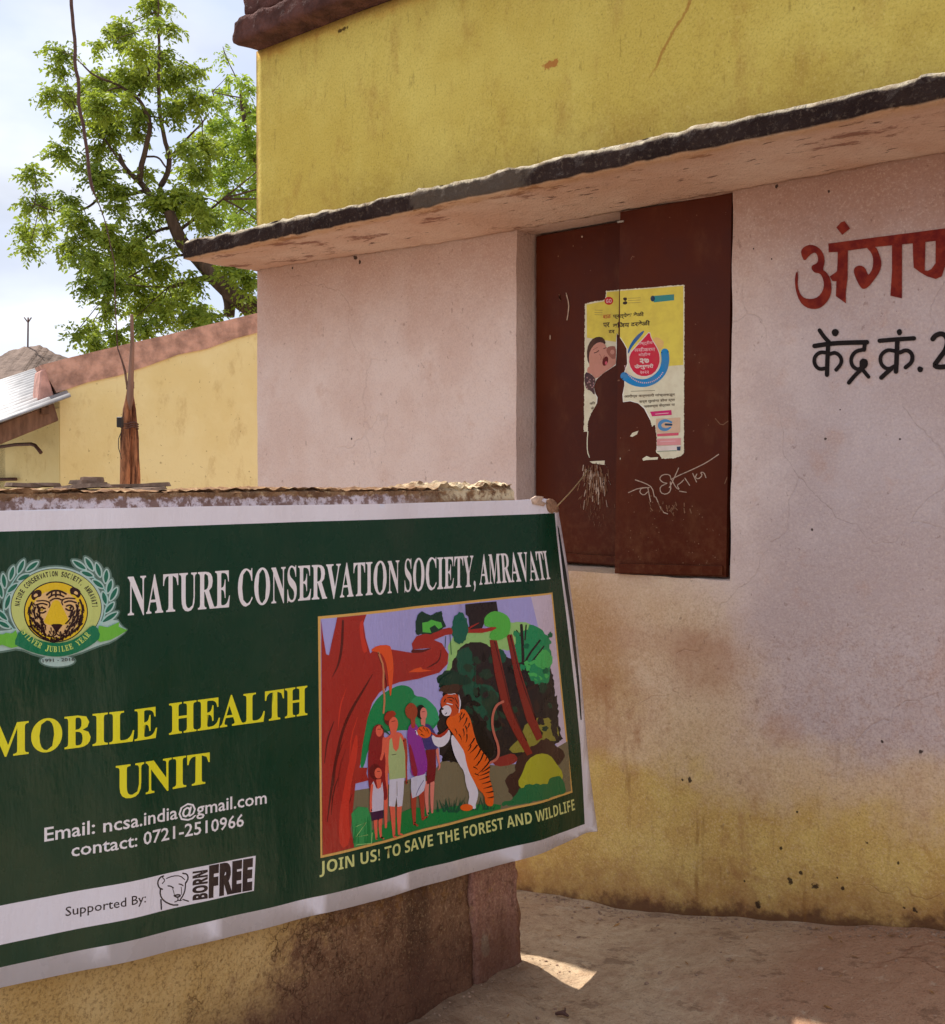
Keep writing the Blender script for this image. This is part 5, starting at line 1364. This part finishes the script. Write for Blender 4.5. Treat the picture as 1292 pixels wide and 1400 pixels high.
PS = pm('skin', 200, 140, 122); PD_ = pm('skinshade', 160, 100, 86); PH = pm('childhair', 62, 38, 36)
p6.poly([(122, 600), (120, 520), (150, 455), (200, 430), (245, 440), (262, 490), (200, 520), (140, 640)], PH, 1)
p6.poly([(138, 640), (135, 560), (160, 505), (205, 470), (250, 480), (268, 520), (330, 515), (334, 610), (330, 640), (240, 700), (190, 745), (165, 720), (140, 690)], PS, 1)
p6.poly([(270, 510), (300, 500), (334, 505), (334, 590), (310, 600), (280, 570), (262, 540)], PD_, 1); p6.ell((308, 545), 16, 18, PS, n=12)
p6.ell((256, 612), 20, 36, pm('mouth', 96, 20, 26), rot=.3, n=16); p6.stroke([(236, 600), (250, 572)], 6, PD_); p6.ell((262, 626), 9, 14, pm('pinkbar', 214, 90, 110), n=10)
p6.stroke([(175, 552), (195, 545), (208, 534)], 6, PH); p6.stroke([(244, 520), (262, 514)], 5, PH); p6.stroke([(215, 560), (228, 585), (222, 600)], 4, PD_); p6.stroke([(165, 530), (200, 510)], 3, PD_)
p6.ell((140, 680), 18, 28, PS, n=12)
p6.poly([(104, 690), (150, 705), (190, 748), (168, 800), (180, 850), (172, 860), (150, 830), (118, 820), (104, 780)], pm('childshirt', 70, 48, 58), 1)
for k in range(16): p6.ell((random.uniform(116, 172), random.uniform(730, 830)), 5, 6, pm('shirtspot', 170, 130, 130), n=6)
p6.make('child_portrait', 'printed photo of a small child with open mouth')
# ------------------------------------------------------------------ yellow neighbour house behind
def hdir(px):
    d = ray(px, 660); d.z = 0; return d.normalized()
G_, L_ = hdir(3751), hdir(-250)
def yel_mat(name, c1, c2):
    t = NT(name, 0.93, 0.15)
    w1 = t.noise(1.6, 6, 0.62); w2 = t.noise(10, 6, 0.68); w3 = t.noise(60, 4, 0.6)
    c = t.mix(t.ramp(w1, 0.35, 0.65), c1, c2)
    c = t.mix(t.mul(t.ramp(t.noise(7, 6, .7, sc=(1, 1, .5)), .52, .7), .35), c, S(176, 140, 76))
    c = t.mix(t.mul(t.ramp(t.noise(34, 4, .65), .66, .71), .55), c, S(120, 90, 50))
    t.bump(w1, .3, .03); t.bump(w2, .5, .01); t.bump(w3, .4, .003)
    return t.color(c)
M_yel = yel_mat('pale_yellow_limewash', S(238, 223, 168), S(230, 211, 150))
M_cop = simple_mat('faded_red_coping', S(186, 146, 128), 0.92, 0.15, 0.38, 9, 0.8, 0.012)
M_tin = simple_mat('galvanised_sheet', S(140, 138, 138), 0.6, 0.5, 0.2, 9, 0.15, 0.004, 0.25)
M_wood = simple_mat('weathered_timber', S(120, 92, 76), 0.85, 0.2, 0.35, 14, 0.6, 0.006, sc=(1, 1, .3))
M_iron = simple_mat('rusty_iron', S(88, 62, 54), 0.7, 0.3, 0.3, 40, 0.3, 0.002)
hs = empty('yellow_house', (0, 0, 0))
tag(hs, 'pale yellow house with red coped gable wall and corrugated sheet roof beyond the low wall', 'house')
C0 = at_depth(82, 600, 8.0); C0.z = 0
def gpt(t, z, out=0.0): return C0 + G_ * t + Vector((0, 0, z)) - L_ * out
def on_g(px, py, out=0.0): return on_plane(px, py, C0 - L_.cross(Vector((0, 0, 1))).normalized() * 0, Vector((G_.y, -G_.x, 0)))
gA, gB = on_g(100, 488), on_g(352, 428)
tA, tB = (gA - C0).dot(G_), (gB - C0).dot(G_)
slope = (gB.z - gA.z) / (tB - tA)
def topz(t): return gA.z + slope * (min(t, 6.0 - t + 0.0) - tA) if t > 3.0 else gA.z + slope * (t - tA)
thick = L_ * 0.22
def prism(name, front, dv, mat, parent, sub=0.0, bev=0.0):
    bm = bmesh.new()
    a = [bm.verts.new(p) for p in front]; b = [bm.verts.new(Vector(p) + dv) for p in front]
    bm.faces.new(a); bm.faces.new(b[::-1])
    n = len(a)
    for i in range(n): bm.faces.new((a[i], a[(i + 1) % n], b[(i + 1) % n], b[i]))
    if bev: bmesh.ops.bevel(bm, geom=bm.edges[:], offset=bev, segments=1, affect='EDGES')
    return from_bm(name, bm, mat, parent)
cop_h = 0.16
ch = lambda t: 0.205 - 0.05 * max(0, min(1.4, t))
pts = [gpt(0, -0.1), gpt(6.0, -0.1)] + [gpt(t, topz(t) - ch(t) + 0.03) for t in [6.0 - .25 * k for k in range(25)]]
prism('gable_wall', pts, thick, M_yel, hs)
# coping follows the slope; uneven lower edge
cu = [gpt(t, topz(t) + 0.006 * nz((t, 3, 0), 5), 0.012) for t in [.2 * k - 0.12 for k in range(31)]]
cl2 = [gpt(t, topz(t) - ch(t) + 0.025 * nz((t, 0, 0), 4.5), 0.012) for t in [.2 * k - 0.02 for k in range(31)]]
prism('coping', cu + cl2[::-1], thick * 1.12, M_cop, hs)
# sloping mortar end of the coping
e0 = on_g(60, 505); e1 = on_g(76, 549); e2_ = on_g(54, 545)
prism('coping_end', [on_g(55, 506) - L_ * .02, on_g(62, 504) - L_ * .02, on_g(75, 548) - L_ * .02, on_g(51, 548) - L_ * .02], L_ * 0.25, simple_mat('pale_red_mortar', S(196, 150, 136), .92, .15, .25, 12, .5, .008), hs, bev=.01)
# left, shaded wall under the sheet roof
wl0 = C0 + L_ * 0.0
leftd = (hdir(-900) - hdir(-900).dot(Vector((0, 0, 1))) * Vector((0, 0, 1))).normalized()
ldir = (L_ * 1.0 - G_ * 0.0).normalized()
ldir = (at_depth(-80, 600, 9.2) - at_depth(82, 600, 8.0)); ldir.z = 0; ldir.normalize()
def lp(t, z, o=0.0): return C0 + ldir * t + Vector((0, 0, z)) + Vector((ldir.y, -ldir.x, 0)) * o
prism('side_wall', [lp(0.01, -.1), lp(2.6, -.1), lp(2.6, 1.66), lp(0.01, 1.99)], G_ * 0.22 + L_ * .1, M_yel, hs)
prism('door', [on_plane(-60, 598, lp(0, 0, 0), Vector((ldir.y, -ldir.x, 0))), on_plane(7, 594, lp(0, 0), Vector((ldir.y, -ldir.x, 0))), on_plane(6, 657, lp(0, 0), Vector((ldir.y, -ldir.x, 0))) - Vector((0, 0, 1.2)), on_plane(-60, 660, lp(0, 0), Vector((ldir.y, -ldir.x, 0))) - Vector((0, 0, 1.2))], -Vector((0.02, -0.05, 0)), simple_mat('dark_blue_door', S(34, 32, 50), .6, .3, .1, 8, 0), hs)
# corrugated sheets
A = at_depth(97, 542.5, 7.78); B = at_depth(-70, 604, 7.0); Cc = at_depth(60, 501, 10.4)
ax1 = (B - A); ax2 = (Cc - A)
bm = bmesh.new(); nU, nV = 3, 132
nrm = ax1.cross(ax2).normalized()
if nrm.z < 0: nrm = -nrm
rows = []
ncor = 15
for j in range(nV + 1):
    v = j / nV; row = []
    for i in range(nU + 1):
        u = i / nU * 1.5
        row.append(bm.verts.new(A + ax1 * u + ax2 * v + nrm * 0.017 * math.sin(v * ncor * 2 * math.pi)))
    rows.append(row)
for j in range(nV):
    for i in range(nU): bm.faces.new((rows[j][i], rows[j][i + 1], rows[j + 1][i + 1], rows[j + 1][i]))
o = from_bm('roof_sheet', bm, M_tin, hs, True); m_ = o.modifiers.new('thickness', 'SOLIDIFY'); m_.thickness = 0.006
# second short sheet tucked under the coping, and a timber rafter below
dn = Vector((0, 0, -0.075))
bar('rafter', A + ax1 * 0.14 + dn + ax2 * .06, A + ax1 * 1.4 + dn * 1.25 + ax2 * .06, 0.12, 0.06, M_wood, hs)
bar('purlin', A + ax1 * 0.22 + dn * 0.5 + ax2 * .03, A + ax1 * 0.22 + dn * 0.5 + ax2 * 1.0, 0.05, 0.05, M_wood, hs)
# bent iron pipe
pn = Vector((ldir.y, -ldir.x, 0))
ppts = [on_plane(px, py, lp(0, 0, 0.0) - Vector((0.10, .0, 0)) + pn * (-.1), pn) for px, py in ((-40, 617), (0, 611), (20, 608), (42, 607), (48, 609), (53, 615), (56, 619))]
tube('pipe', ppts, 0.012, M_iron, hs, 8)
tube('sill_bar', [on_plane(px, py, lp(0, 0, 0.0) + pn * (-.03), pn) for px, py in ((-30, 656), (22, 655))], 0.012, M_iron, hs, 6)
# hidden remainder of the house so it stands as a volume
prism('rear_wall', [gpt(0.3, -.1, -3.4), gpt(6, -.1, -3.4), gpt(6, 2.2, -3.4), gpt(.3, 2.2, -3.4)], L_ * .2, M_yel, hs)

# far house with earthen ridge
M_mud = simple_mat('mud_tiled_roof', S(120, 104, 94), .95, .1, .3, 5, .8, .03)
fh = empty('mud_house', (0, 0, 0)); tag(fh, 'low brown mud roofed house ridge showing beyond the corrugated roof', 'house')
ZF = 13.0
rp = [(-90, 512), (-20, 491), (0, 487), (14, 479), (36, 474), (56, 472), (72, 481), (97, 491), (140, 515)]
fr_ = [at_depth(px, py, ZF) for px, py in rp]
base_ = [Vector((p.x, p.y, 2.0)) for p in fr_]
dirb = FWD * 1.6
bm = bmesh.new()
n_ = 60
def interp(lst, t):
    k = t * (len(lst) - 1); i = min(int(k), len(lst) - 2); return lst[i].lerp(lst[i + 1], k - i)
ra, rb, rc = [], [], []
for k in range(n_ + 1):
    t = k / n_; p = interp(fr_, t) + Vector((0, 0, .02 * nz((k, 0, 0), .4)))
    q = Vector((p.x, p.y, 2.15)) - FWD * 1.3; r_ = Vector((p.x, p.y, 2.15)) + FWD * 1.3
    ra.append(bm.verts.new(q)); rb.append(bm.verts.new(p)); rc.append(bm.verts.new(r_))
for k in range(n_):
    bm.faces.new((ra[k], ra[k + 1], rb[k + 1], rb[k])); bm.faces.new((rb[k], rb[k + 1], rc[k + 1], rc[k])); bm.faces.new((ra[k], rc[k], rc[k + 1], ra[k + 1]))
bm.faces.new((ra[0], rb[0], rc[0])); bm.faces.new((ra[-1], rc[-1], rb[-1]))
from_bm('roof', bm, M_mud, fh, False)
w0, w1_ = at_depth(-90, 660, ZF), at_depth(140, 660, ZF)
prism('wall', [Vector((w0.x, w0.y, -.1)) - FWD, Vector((w1_.x, w1_.y, -.1)) - FWD, Vector((w1_.x, w1_.y, 2.145)) - FWD, Vector((w0.x, w0.y, 2.145)) - FWD], FWD * 2, M_mud, fh)
rd = empty('metal_rod', (0, 0, 0)); tag(rd, 'thin metal rod with small prongs on the brown ridge at the left', 'rod')
tube('rod', [at_depth(38, 478, ZF), at_depth(38.5, 434, ZF)], 0.009, M_iron, rd, 5)
for dx in (-5, 5): tube('prong', [at_depth(38.3, 441, ZF), at_depth(38 + dx, 434, ZF)], 0.007, M_iron, rd, 5)

# ------------------------------------------------------------------ wooden post with lashed pole and switch box
def bark_mat():
    t = NT('split_log', 0.9, 0.15)
    a = t.noise(30, 6, .7, sc=(1, 1, .12)); b = t.noise(90, 4, .6, sc=(1, 1, .3))
    c = t.mix(t.ramp(a, .35, .6), S(74, 46, 36), S(176, 122, 88))
    c = t.mix(t.mul(t.ramp(b, .5, .7), .5), c, S(60, 38, 30))
    t.bump(a, .8, .015); t.bump(b, .5, .004)
    return t.color(c)
M_bark = bark_mat(); M_pole = simple_mat('grey_pole', S(132, 104, 90), .85, .2, .25, 20, .4, .004, sc=(1, 1, .2))
M_blackp = simple_mat('black_plastic', S(30, 26, 26), .5, .4, .1, 10, 0)
pt = empty('wooden_post', at_depth(178, 660, 6.2)); pt.location.z = 0
tag(pt, 'rough brown wooden post with a thin grey pole lashed to it before the yellow wall', 'post')
def pa(px, py, d=6.2): return at_depth(px, py, d) - Vector(pt.location)
zb_ = -Vector(pt.location).z
def stem(pts, rpx, dep, mat, name, sides=12, jit=.25):
    P3 = [pa(x, y, dep) for x, y in pts]; r = [k * dep / FPX for k in rpx]
    low = P3[-1].copy(); low.z = 0.0
    if pts[-1][1] > 640: P3.append(low); r.append(r[-1])
    PP, RR = [], []
    for i in range(len(P3) - 1):
        m = max(2, int((P3[i] - P3[i + 1]).length / .04))
        for k in range(m): PP.append(P3[i].lerp(P3[i + 1], k / m)); RR.append(r[i] + (r[i + 1] - r[i]) * k / m)
    PP.append(P3[-1]); RR.append(r[-1])
    return tube(name, PP, RR, mat, pt, sides, jitter=jit)
stem([(178, 522), (176, 540), (174, 560), (172, 600), (170, 664)], [2.5, 3.8, 6, 7.5, 7], 6.18, M_bark, 'log')
stem([(180, 535), (181, 560), (184, 600), (184, 664)], [1.5, 4.5, 6, 7.5], 6.22, M_bark, 'log')
stem([(180, 430), (181, 470), (179, 515), (178, 545), (178, 560)], [2.2, 2.8, 4.0, 4.6, 1.5], 6.12, M_pole, 'pole', 8, .1)
stem([(160, 473), (166, 490), (171, 508), (174, 530)], [1.0, 1.3, 1.8, 1.2], 6.13, M_pole, 'side_branch', 6, .1)
def ring(px, py, r, dep, th):
    P3 = []
    for k in range(13):
        a = 2 * math.pi * k / 12
        P3.append(pa(px, py, dep) + Vector((FWD.y, -FWD.x, 0)) * (math.cos(a) * r) + FWD * (math.sin(a) * r) + Vector((0, 0, .006 * math.sin(a * 3 + r * 90))))
    return tube('binding', P3, th, M_iron, pt, 5)
for dy in (-5, -2, 1): ring(178, 529 + dy, 0.0165, 6.14, .0045)
for dy in (-3, 0, 3): ring(177, 582 + dy, 0.044, 6.2, .004)
q = pa(163, 577, 6.1)
bx = prism('switch_box', [q + Vector((FWD.y, -FWD.x, 0)) * sx * .014 + Vector((0, 0, sz * .026)) for sx, sz in ((-1, -1), (1, -1), (1, 1), (-1, 1))], FWD * .03, M_blackp, pt, bev=.003)
tube('loose_wire', [pa(*p, 6.1) for p in ((166, 590), (162, 600), (162, 612), (165, 622), (166, 628))], 0.0022, M_blackp, pt, 5)

# hanging cable
cb = [(96.5, -40), (97, 0), (100, 30), (103.5, 60), (102, 90), (108, 112), (108, 150), (115, 178), (119, 210), (122, 240), (127, 262), (140, 290), (150, 330), (158, 370), (157, 410), (159, 440), (160, 472), (167, 492), (172, 512)]
cbp = chaikin([tuple(at_depth(x, y, 6.1)) for x, y in cb], False, 1)
rr_ = [0.0085 if i < len(cbp) * .55 else 0.0028 for i in range(len(cbp))]
cbl = tube('hanging_cable', [Vector(p) + Vector((.006 * nz(p, 9), .006 * nz(p, 9, 4), 0)) for p in cbp], rr_, M_iron, None, 6)
tag(cbl, 'thin dark twisted cable hanging from above down to the wooden post', 'cable')

# ------------------------------------------------------------------ trees
def leaf_mat(name, c1, c2):
    t = NT(name, 0.55, 0.3)
    n = t.noise(1.5, 4, .6); n2 = t.noise(9, 3, .5)
    c = t.mix(t.ramp(n, .35, .65), c1, c2)
    c = t.mix(t.mul(t.ramp(n2, .4, .7), .4), c, S(150, 160, 60))
    col = c
    tr = t.n.new('ShaderNodeBsdfTranslucent'); t.l.new(t.mix(.35, c, S(190, 205, 60)), tr.inputs[0])
    ms = t.n.new('ShaderNodeMixShader'); ms.inputs[0].default_value = .42
    t.color(c)
    t.l.new(t.b.outputs[0], ms.inputs[1]); t.l.new(tr.outputs[0], ms.inputs[2])
    t.l.new(ms.outputs[0], t.n['Material Output'].inputs[0])
    return t.m
M_leafA = leaf_mat('neem_leaves', S(98, 122, 42), S(140, 156, 56))
M_leafB = leaf_mat('young_leaves', S(126, 154, 52), S(148, 172, 62))
M_trunk = simple_mat('tree_bark', S(86, 70, 60), .95, .1, .35, 12, .9, .02, sc=(1, 1, .3))
RGT = Vector((FWD.y, -FWD.x, 0))
def make_tree(label, depth, limbs, clumps, leafmat, nleaf, seed, size, group):
    rng = random.Random(seed)
    t = empty('tree', (0, 0, 0)); tag(t, label, 'tree', group)
    px2m = depth / FPX
    jd = lambda: rng.uniform(-1, 1) * depth * .055
    bm = bmesh.new(); nodes = []
    for pts, r0, r1 in limbs:
        d0 = jd() * .5
        P3 = [at_depth(x, y, depth + d0 * k / len(pts)) for k, (x, y) in enumerate(pts)]
        P3 = [Vector(p) for p in chaikin([tuple(p) for p in P3], False, 2)]
        P3 = [p + Vector((nz(p, 3, 1), nz(p, 3, 5), nz(p, 3, 9))) * 0.03 for p in P3]
        n = len(P3)
        tube('x', P3, [(r0 + (r1 - r0) * i / (n - 1)) * px2m for i in range(n)], None, None, 7, bm)
        nodes += P3
    lv = []; lf = []
    for (cx, cy, r) in clumps:
        c = at_depth(cx, cy, depth + jd()); R_ = r * px2m
        near = min(nodes, key=lambda p: (p - c).length)
        # twig from the closest limb into the clump
        mid = near.lerp(c, .5) + Vector((rng.uniform(-1, 1), rng.uniform(-1, 1), rng.uniform(-.2, 1))) * R_ * .35
        tw = [Vector(p) for p in chaikin([tuple(near), tuple(mid), tuple(c)], False, 2)]
        tube('x', tw, [max(.005, .022 * (1 - i / len(tw)) * R_ / .35) for i in range(len(tw))], None, None, 5, bm)
        nsp = max(8, int(r * r * .135 * nleaf))
        for s_ in range(nsp):
            d = Vector((rng.gauss(0, 1), rng.gauss(0, 1), rng.gauss(0, 1))).normalized()
            e = c + Vector((d.x * R_, d.y * R_, d.z * R_ * .85)) * (rng.random() ** .45) * rng.uniform(.75, 1.15)
            st_ = e.lerp(c, rng.uniform(.25, .5)) 
            if rng.random() < .35:
                tube('x', [st_, e], [.004, .0025], None, None, 3, bm)
            # a spray of leaflets drooping from the twig end
            dr = (Vector((rng.uniform(-1, 1), rng.uniform(-1, 1), rng.uniform(-.9, .35)))).normalized()
            for k in range(rng.randint(8, 13)):
                f = k / 10
                b = e + dr * f * size * 2.6 + Vector((0, 0, -f * f * size * .9))
                sd = dr.cross(Vector((rng.uniform(-.4, .4), rng.uniform(-.4, .4), 1))).normalized() * (1 if k % 2 else -1)
                ld = (sd + dr * .5 + Vector((rng.uniform(-.3, .3), rng.uniform(-.3, .3), rng.uniform(-.8, .1)))).normalized()
                wv = ld.cross(Vector((rng.uniform(-1, 1), rng.uniform(-1, 1), rng.uniform(-1, 1)))).normalized()
                L = size * rng.uniform(.7, 1.25); W = L * .24
                i0 = len(lv)
                lv += [b, b + ld * L * .45 + wv * W, b + ld * L + Vector((0, 0, -.1 * L)), b + ld * L * .45 - wv * W]
                lf.append((i0, i0 + 1, i0 + 2, i0 + 3))
    from_bm('trunk', bm, M_trunk, t, True)
    me = bpy.data.meshes.new('crown'); me.from_pydata([tuple(v) for v in lv], [], lf)
    cr_ = mesh_obj('crown', me, leafmat, t); cr_['kind'] = 'stuff'
    return t, len(lf)
Z1 = lambda x, y: (x / 3.23, y / 3.23)
Z2 = lambda x, y: (x / 3.23, 330 + y / 3.23)
limbs = [([Z2(1560, 1000), Z2(1400, 560), Z2(1180, 340), Z2(1080, 270), Z2(1000, 210), Z2(930, 130), Z2(860, 60), Z2(810, 10), Z1(770, 1000), Z1(740, 930)], 17, 7),
         ([Z2(1010, 330), Z2(1015, 260), Z2(990, 200)], 8, 7),
         ([Z2(980, 190), Z2(920, 160), Z2(860, 160), Z2(800, 180), Z2(740, 200)], 5, 2.2),
         ([Z1(740, 930), Z1(690, 890), Z1(620, 820), Z1(560, 750), Z1(530, 680)], 6.5, 2),
         ([Z1(740, 930), Z1(700, 850), Z1(750, 760), Z1(750, 680), Z1(710, 600), Z1(700, 400), Z1(700, 200), Z1(705, 60), Z1(690, -20)], 5, .8),
         ([Z1(610, 810), Z1(620, 740), Z1(645, 640), Z1(660, 560), Z1(640, 470), Z1(610, 420), Z1(530, 370), Z1(430, 350), Z1(370, 290)], 4.5, .9),
         ([Z1(610, 420), Z1(650, 370), Z1(665, 300), Z1(560, 220)], 2, .7), ([Z1(630, 850), Z1(560, 865), Z1(470, 875), Z1(440, 850), Z1(420, 800)], 3, 1),
         ([Z1(440, 870), Z1(400, 920), Z1(330, 940), Z1(250, 930), Z1(150, 900)], 2, .8), ([Z1(640, 690), Z1(700, 690), Z1(740, 740)], 1.5, 1.2),
         ([Z1(560, 750), Z1(480, 640), Z1(420, 560), Z1(350, 540)], 2, .7), ([Z1(740, 560), Z1(700, 510), Z1(600, 520)], 1.6, .8), ([Z1(750, 700), Z1(850, 600), Z1(920, 500)], 2, .8),
         ([Z1(770, 1000), Z1(690, 1020), Z1(600, 1080), Z1(520, 1150)], 2.6, 1), ([Z2(860, 60), Z2(760, 60), Z2(640, 120), Z2(500, 190)], 2.2, 1), ([Z1(790, 1020), Z1(880, 960), Z1(990, 880)], 3, 1)]
cl1 = [(660, 10, 55), (740, 20, 25), (540, 130, 70), (620, 210, 55), (690, 95, 35), (760, 120, 40), (270, 225, 55), (265, 300, 40), (230, 400, 45), (320, 420, 60), (430, 195, 35), (460, 130, 20), (460, 350, 75), (590, 320, 80), (720, 260, 60), (800, 340, 65), (860, 430, 65), (700, 340, 50), (450, 460, 80), (330, 520, 40), (300, 560, 30), (270, 665, 55), (480, 550, 80), (620, 500, 60), (760, 470, 60), (610, 590, 40), (440, 660, 55), (440, 760, 70), (150, 760, 50), (110, 890, 35), (190, 890, 45), (300, 880, 50), (110, 1010, 50), (130, 1090, 38), (200, 1010, 40), (330, 960, 55), (300, 1080, 50), (400, 1020, 50), (520, 830, 60), (540, 905, 45), (640, 750, 35), (700, 890, 75), (800, 860, 75), (860, 760, 75), (900, 640, 80), (820, 650, 50), (780, 930, 40), (870, 880, 60), (640, 1010, 50), (600, 1080, 60), (500, 1070, 55), (740, 1080, 40), (930, 970, 60), (480, 1000, 40), (520, 340, 50), (390, 380, 50), (560, 440, 40), (870, 310, 40)]
cl2_ = [(450, 100, 75), (380, 60, 55), (560, 60, 75), (400, 190, 50), (480, 180, 75), (600, 180, 75), (700, 120, 65), (700, 240, 65), (620, 280, 60), (480, 290, 55), (400, 370, 40), (345, 390, 35), (430, 440, 55), (520, 420, 55), (640, 370, 60), (750, 300, 65), (860, 330, 65), (800, 210, 70), (860, 170, 45), (900, 310, 50), (1010, 110, 55), (1090, 170, 60), (1100, 260, 50), (1060, 80, 50), (940, 330, 40)]
clA = [(*Z1(x, y), r / 3.23) for x, y, r in cl1] + [(*Z2(x, y), r / 3.23) for x, y, r in cl2_] + [(380, 330, 26), (400, 270, 30), (420, 380, 30), (390, 200, 24), (450, 320, 34), (440, 240, 28)]
tr1, nl = make_tree('large leafy tree with dark twisting limbs behind the yellow house', 14.0, limbs, clA, M_leafA, 1.15, 3, 0.062, None)
limbsB = [([Z2(1900, 900), Z2(1500, 200), Z1(1300, 1000), Z1(1160, 800), Z1(1090, 600), Z1(1060, 400)], 9, 2), ([Z1(1130, 960), Z1(1060, 985), Z1(1000, 990)], 3, 1.2), ([Z1(1090, 500), Z1(1040, 340), Z1(1000, 260), Z1(985, 200)], 1.0, .4), ([Z1(1080, 440), Z1(1000, 420), Z1(940, 400)], 1.2, .5)]
cl3 = [(980, 400, 30), (1000, 340, 22), (1080, 370, 45), (1060, 450, 40), (950, 450, 35), (1100, 480, 50), (1000, 540, 55), (950, 560, 50), (1070, 600, 70), (1000, 640, 60), (1080, 720, 70), (1010, 740, 60), (960, 760, 50), (1090, 840, 55), (1090, 900, 50), (1000, 860, 50), (960, 930, 55), (1040, 970, 50), (1150, 640, 80), (1160, 500, 60), (1170, 800, 80), (1180, 950, 70), (990, 240, 10)]
clB = [(*Z1(x, y), r / 3.23) for x, y, r in cl3] + [(400, 180, 26), (410, 230, 28)]
tr2, nl2 = make_tree('paler bright green tree partly hidden by the corner of the building', 17.0, limbsB, clB, M_leafB, .95, 5, 0.07, None)
print('leaves', nl, nl2)

# ------------------------------------------------------------------ small ground litter
M_peb = simple_mat('pebble_stone', S(150, 124, 104), .9, .2, .3, 40, .4, .003)
rng = random.Random(11)
for i in range(420):
    a = rng.uniform(-2.75, -1.0); b = rng.uniform(2.35, 3.37)
    if i > 150: b = 3.37 - abs(rng.gauss(0, .03))
    elif i > 100: a = -2.34 + abs(rng.gauss(0, .06)); b = rng.uniform(2.4, 2.9)
    r = rng.uniform(.002, .006) if i > 40 else rng.uniform(.003, .009)
    bm = bmesh.new(); bmesh.ops.create_icosphere(bm, subdivisions=1, radius=r)
    for v in bm.verts: v.co *= rng.uniform(.7, 1.2); v.co.z *= .6
    if a < -2.35 and b < 2.9: bm.free(); continue
    if 'pb_bm' not in globals():
        pb_bm = bmesh.new()
    for f in bm.faces:
        pb_bm.faces.new([pb_bm.verts.new(v.co + Vector((a, b, ground_z(a, b) + r * .2))) for v in f.verts])
    bm.free()
bmesh.ops.remove_doubles(pb_bm, verts=pb_bm.verts[:], dist=1e-5)
gr = from_bm('gravel', pb_bm, M_peb); tag(gr, kind='stuff')
M_dry = simple_mat('dry_leaf_litter', S(150, 112, 70), .9, .1, .4, 60, 0)
lb = bmesh.new()
for i in range(60):
    a = rng.uniform(-2.5, -1.1); b = 3.36 - abs(rng.gauss(0, .10)) if i % 2 else rng.uniform(2.4, 3.3)
    if a < -2.3 and b < 2.9: continue
    z = ground_z(a, b) + .004; th = rng.uniform(0, 6.28); L = rng.uniform(.006, .018); W = L * rng.uniform(.12, .35)
    u = Vector((math.cos(th), math.sin(th), rng.uniform(-.1, .3))) * L; v = Vector((-math.sin(th), math.cos(th), rng.uniform(-.3, .3))) * W
    p = Vector((a, b, z)); lb.faces.new([lb.verts.new(q_) for q_ in (p - u, p + v * .9, p + u, p - v)])
lf_ = from_bm('leaf_litter', lb, M_dry); tag(lf_, kind='stuff')
tw = empty('twig', (0, 0, 0)); tag(tw, 'small dark twig lying by the sunlit sliver on the ground', 'twig')
q = on_z(768, 1381, .03); q.z = ground_z(q.x, q.y) + .008
tube('stick', [q + Vector((-.018, -.006, 0)), q + Vector((0, .004, .006)), q + Vector((.02, .004, .002))], [.004, .007, .003], M_iron, tw, 6)
tube('stick', [q + Vector((.002, .004, .004)), q + Vector((.004, .010, .012)), q + Vector((.003, .012, .018))], [.004, .003, .002], M_iron, tw, 5)
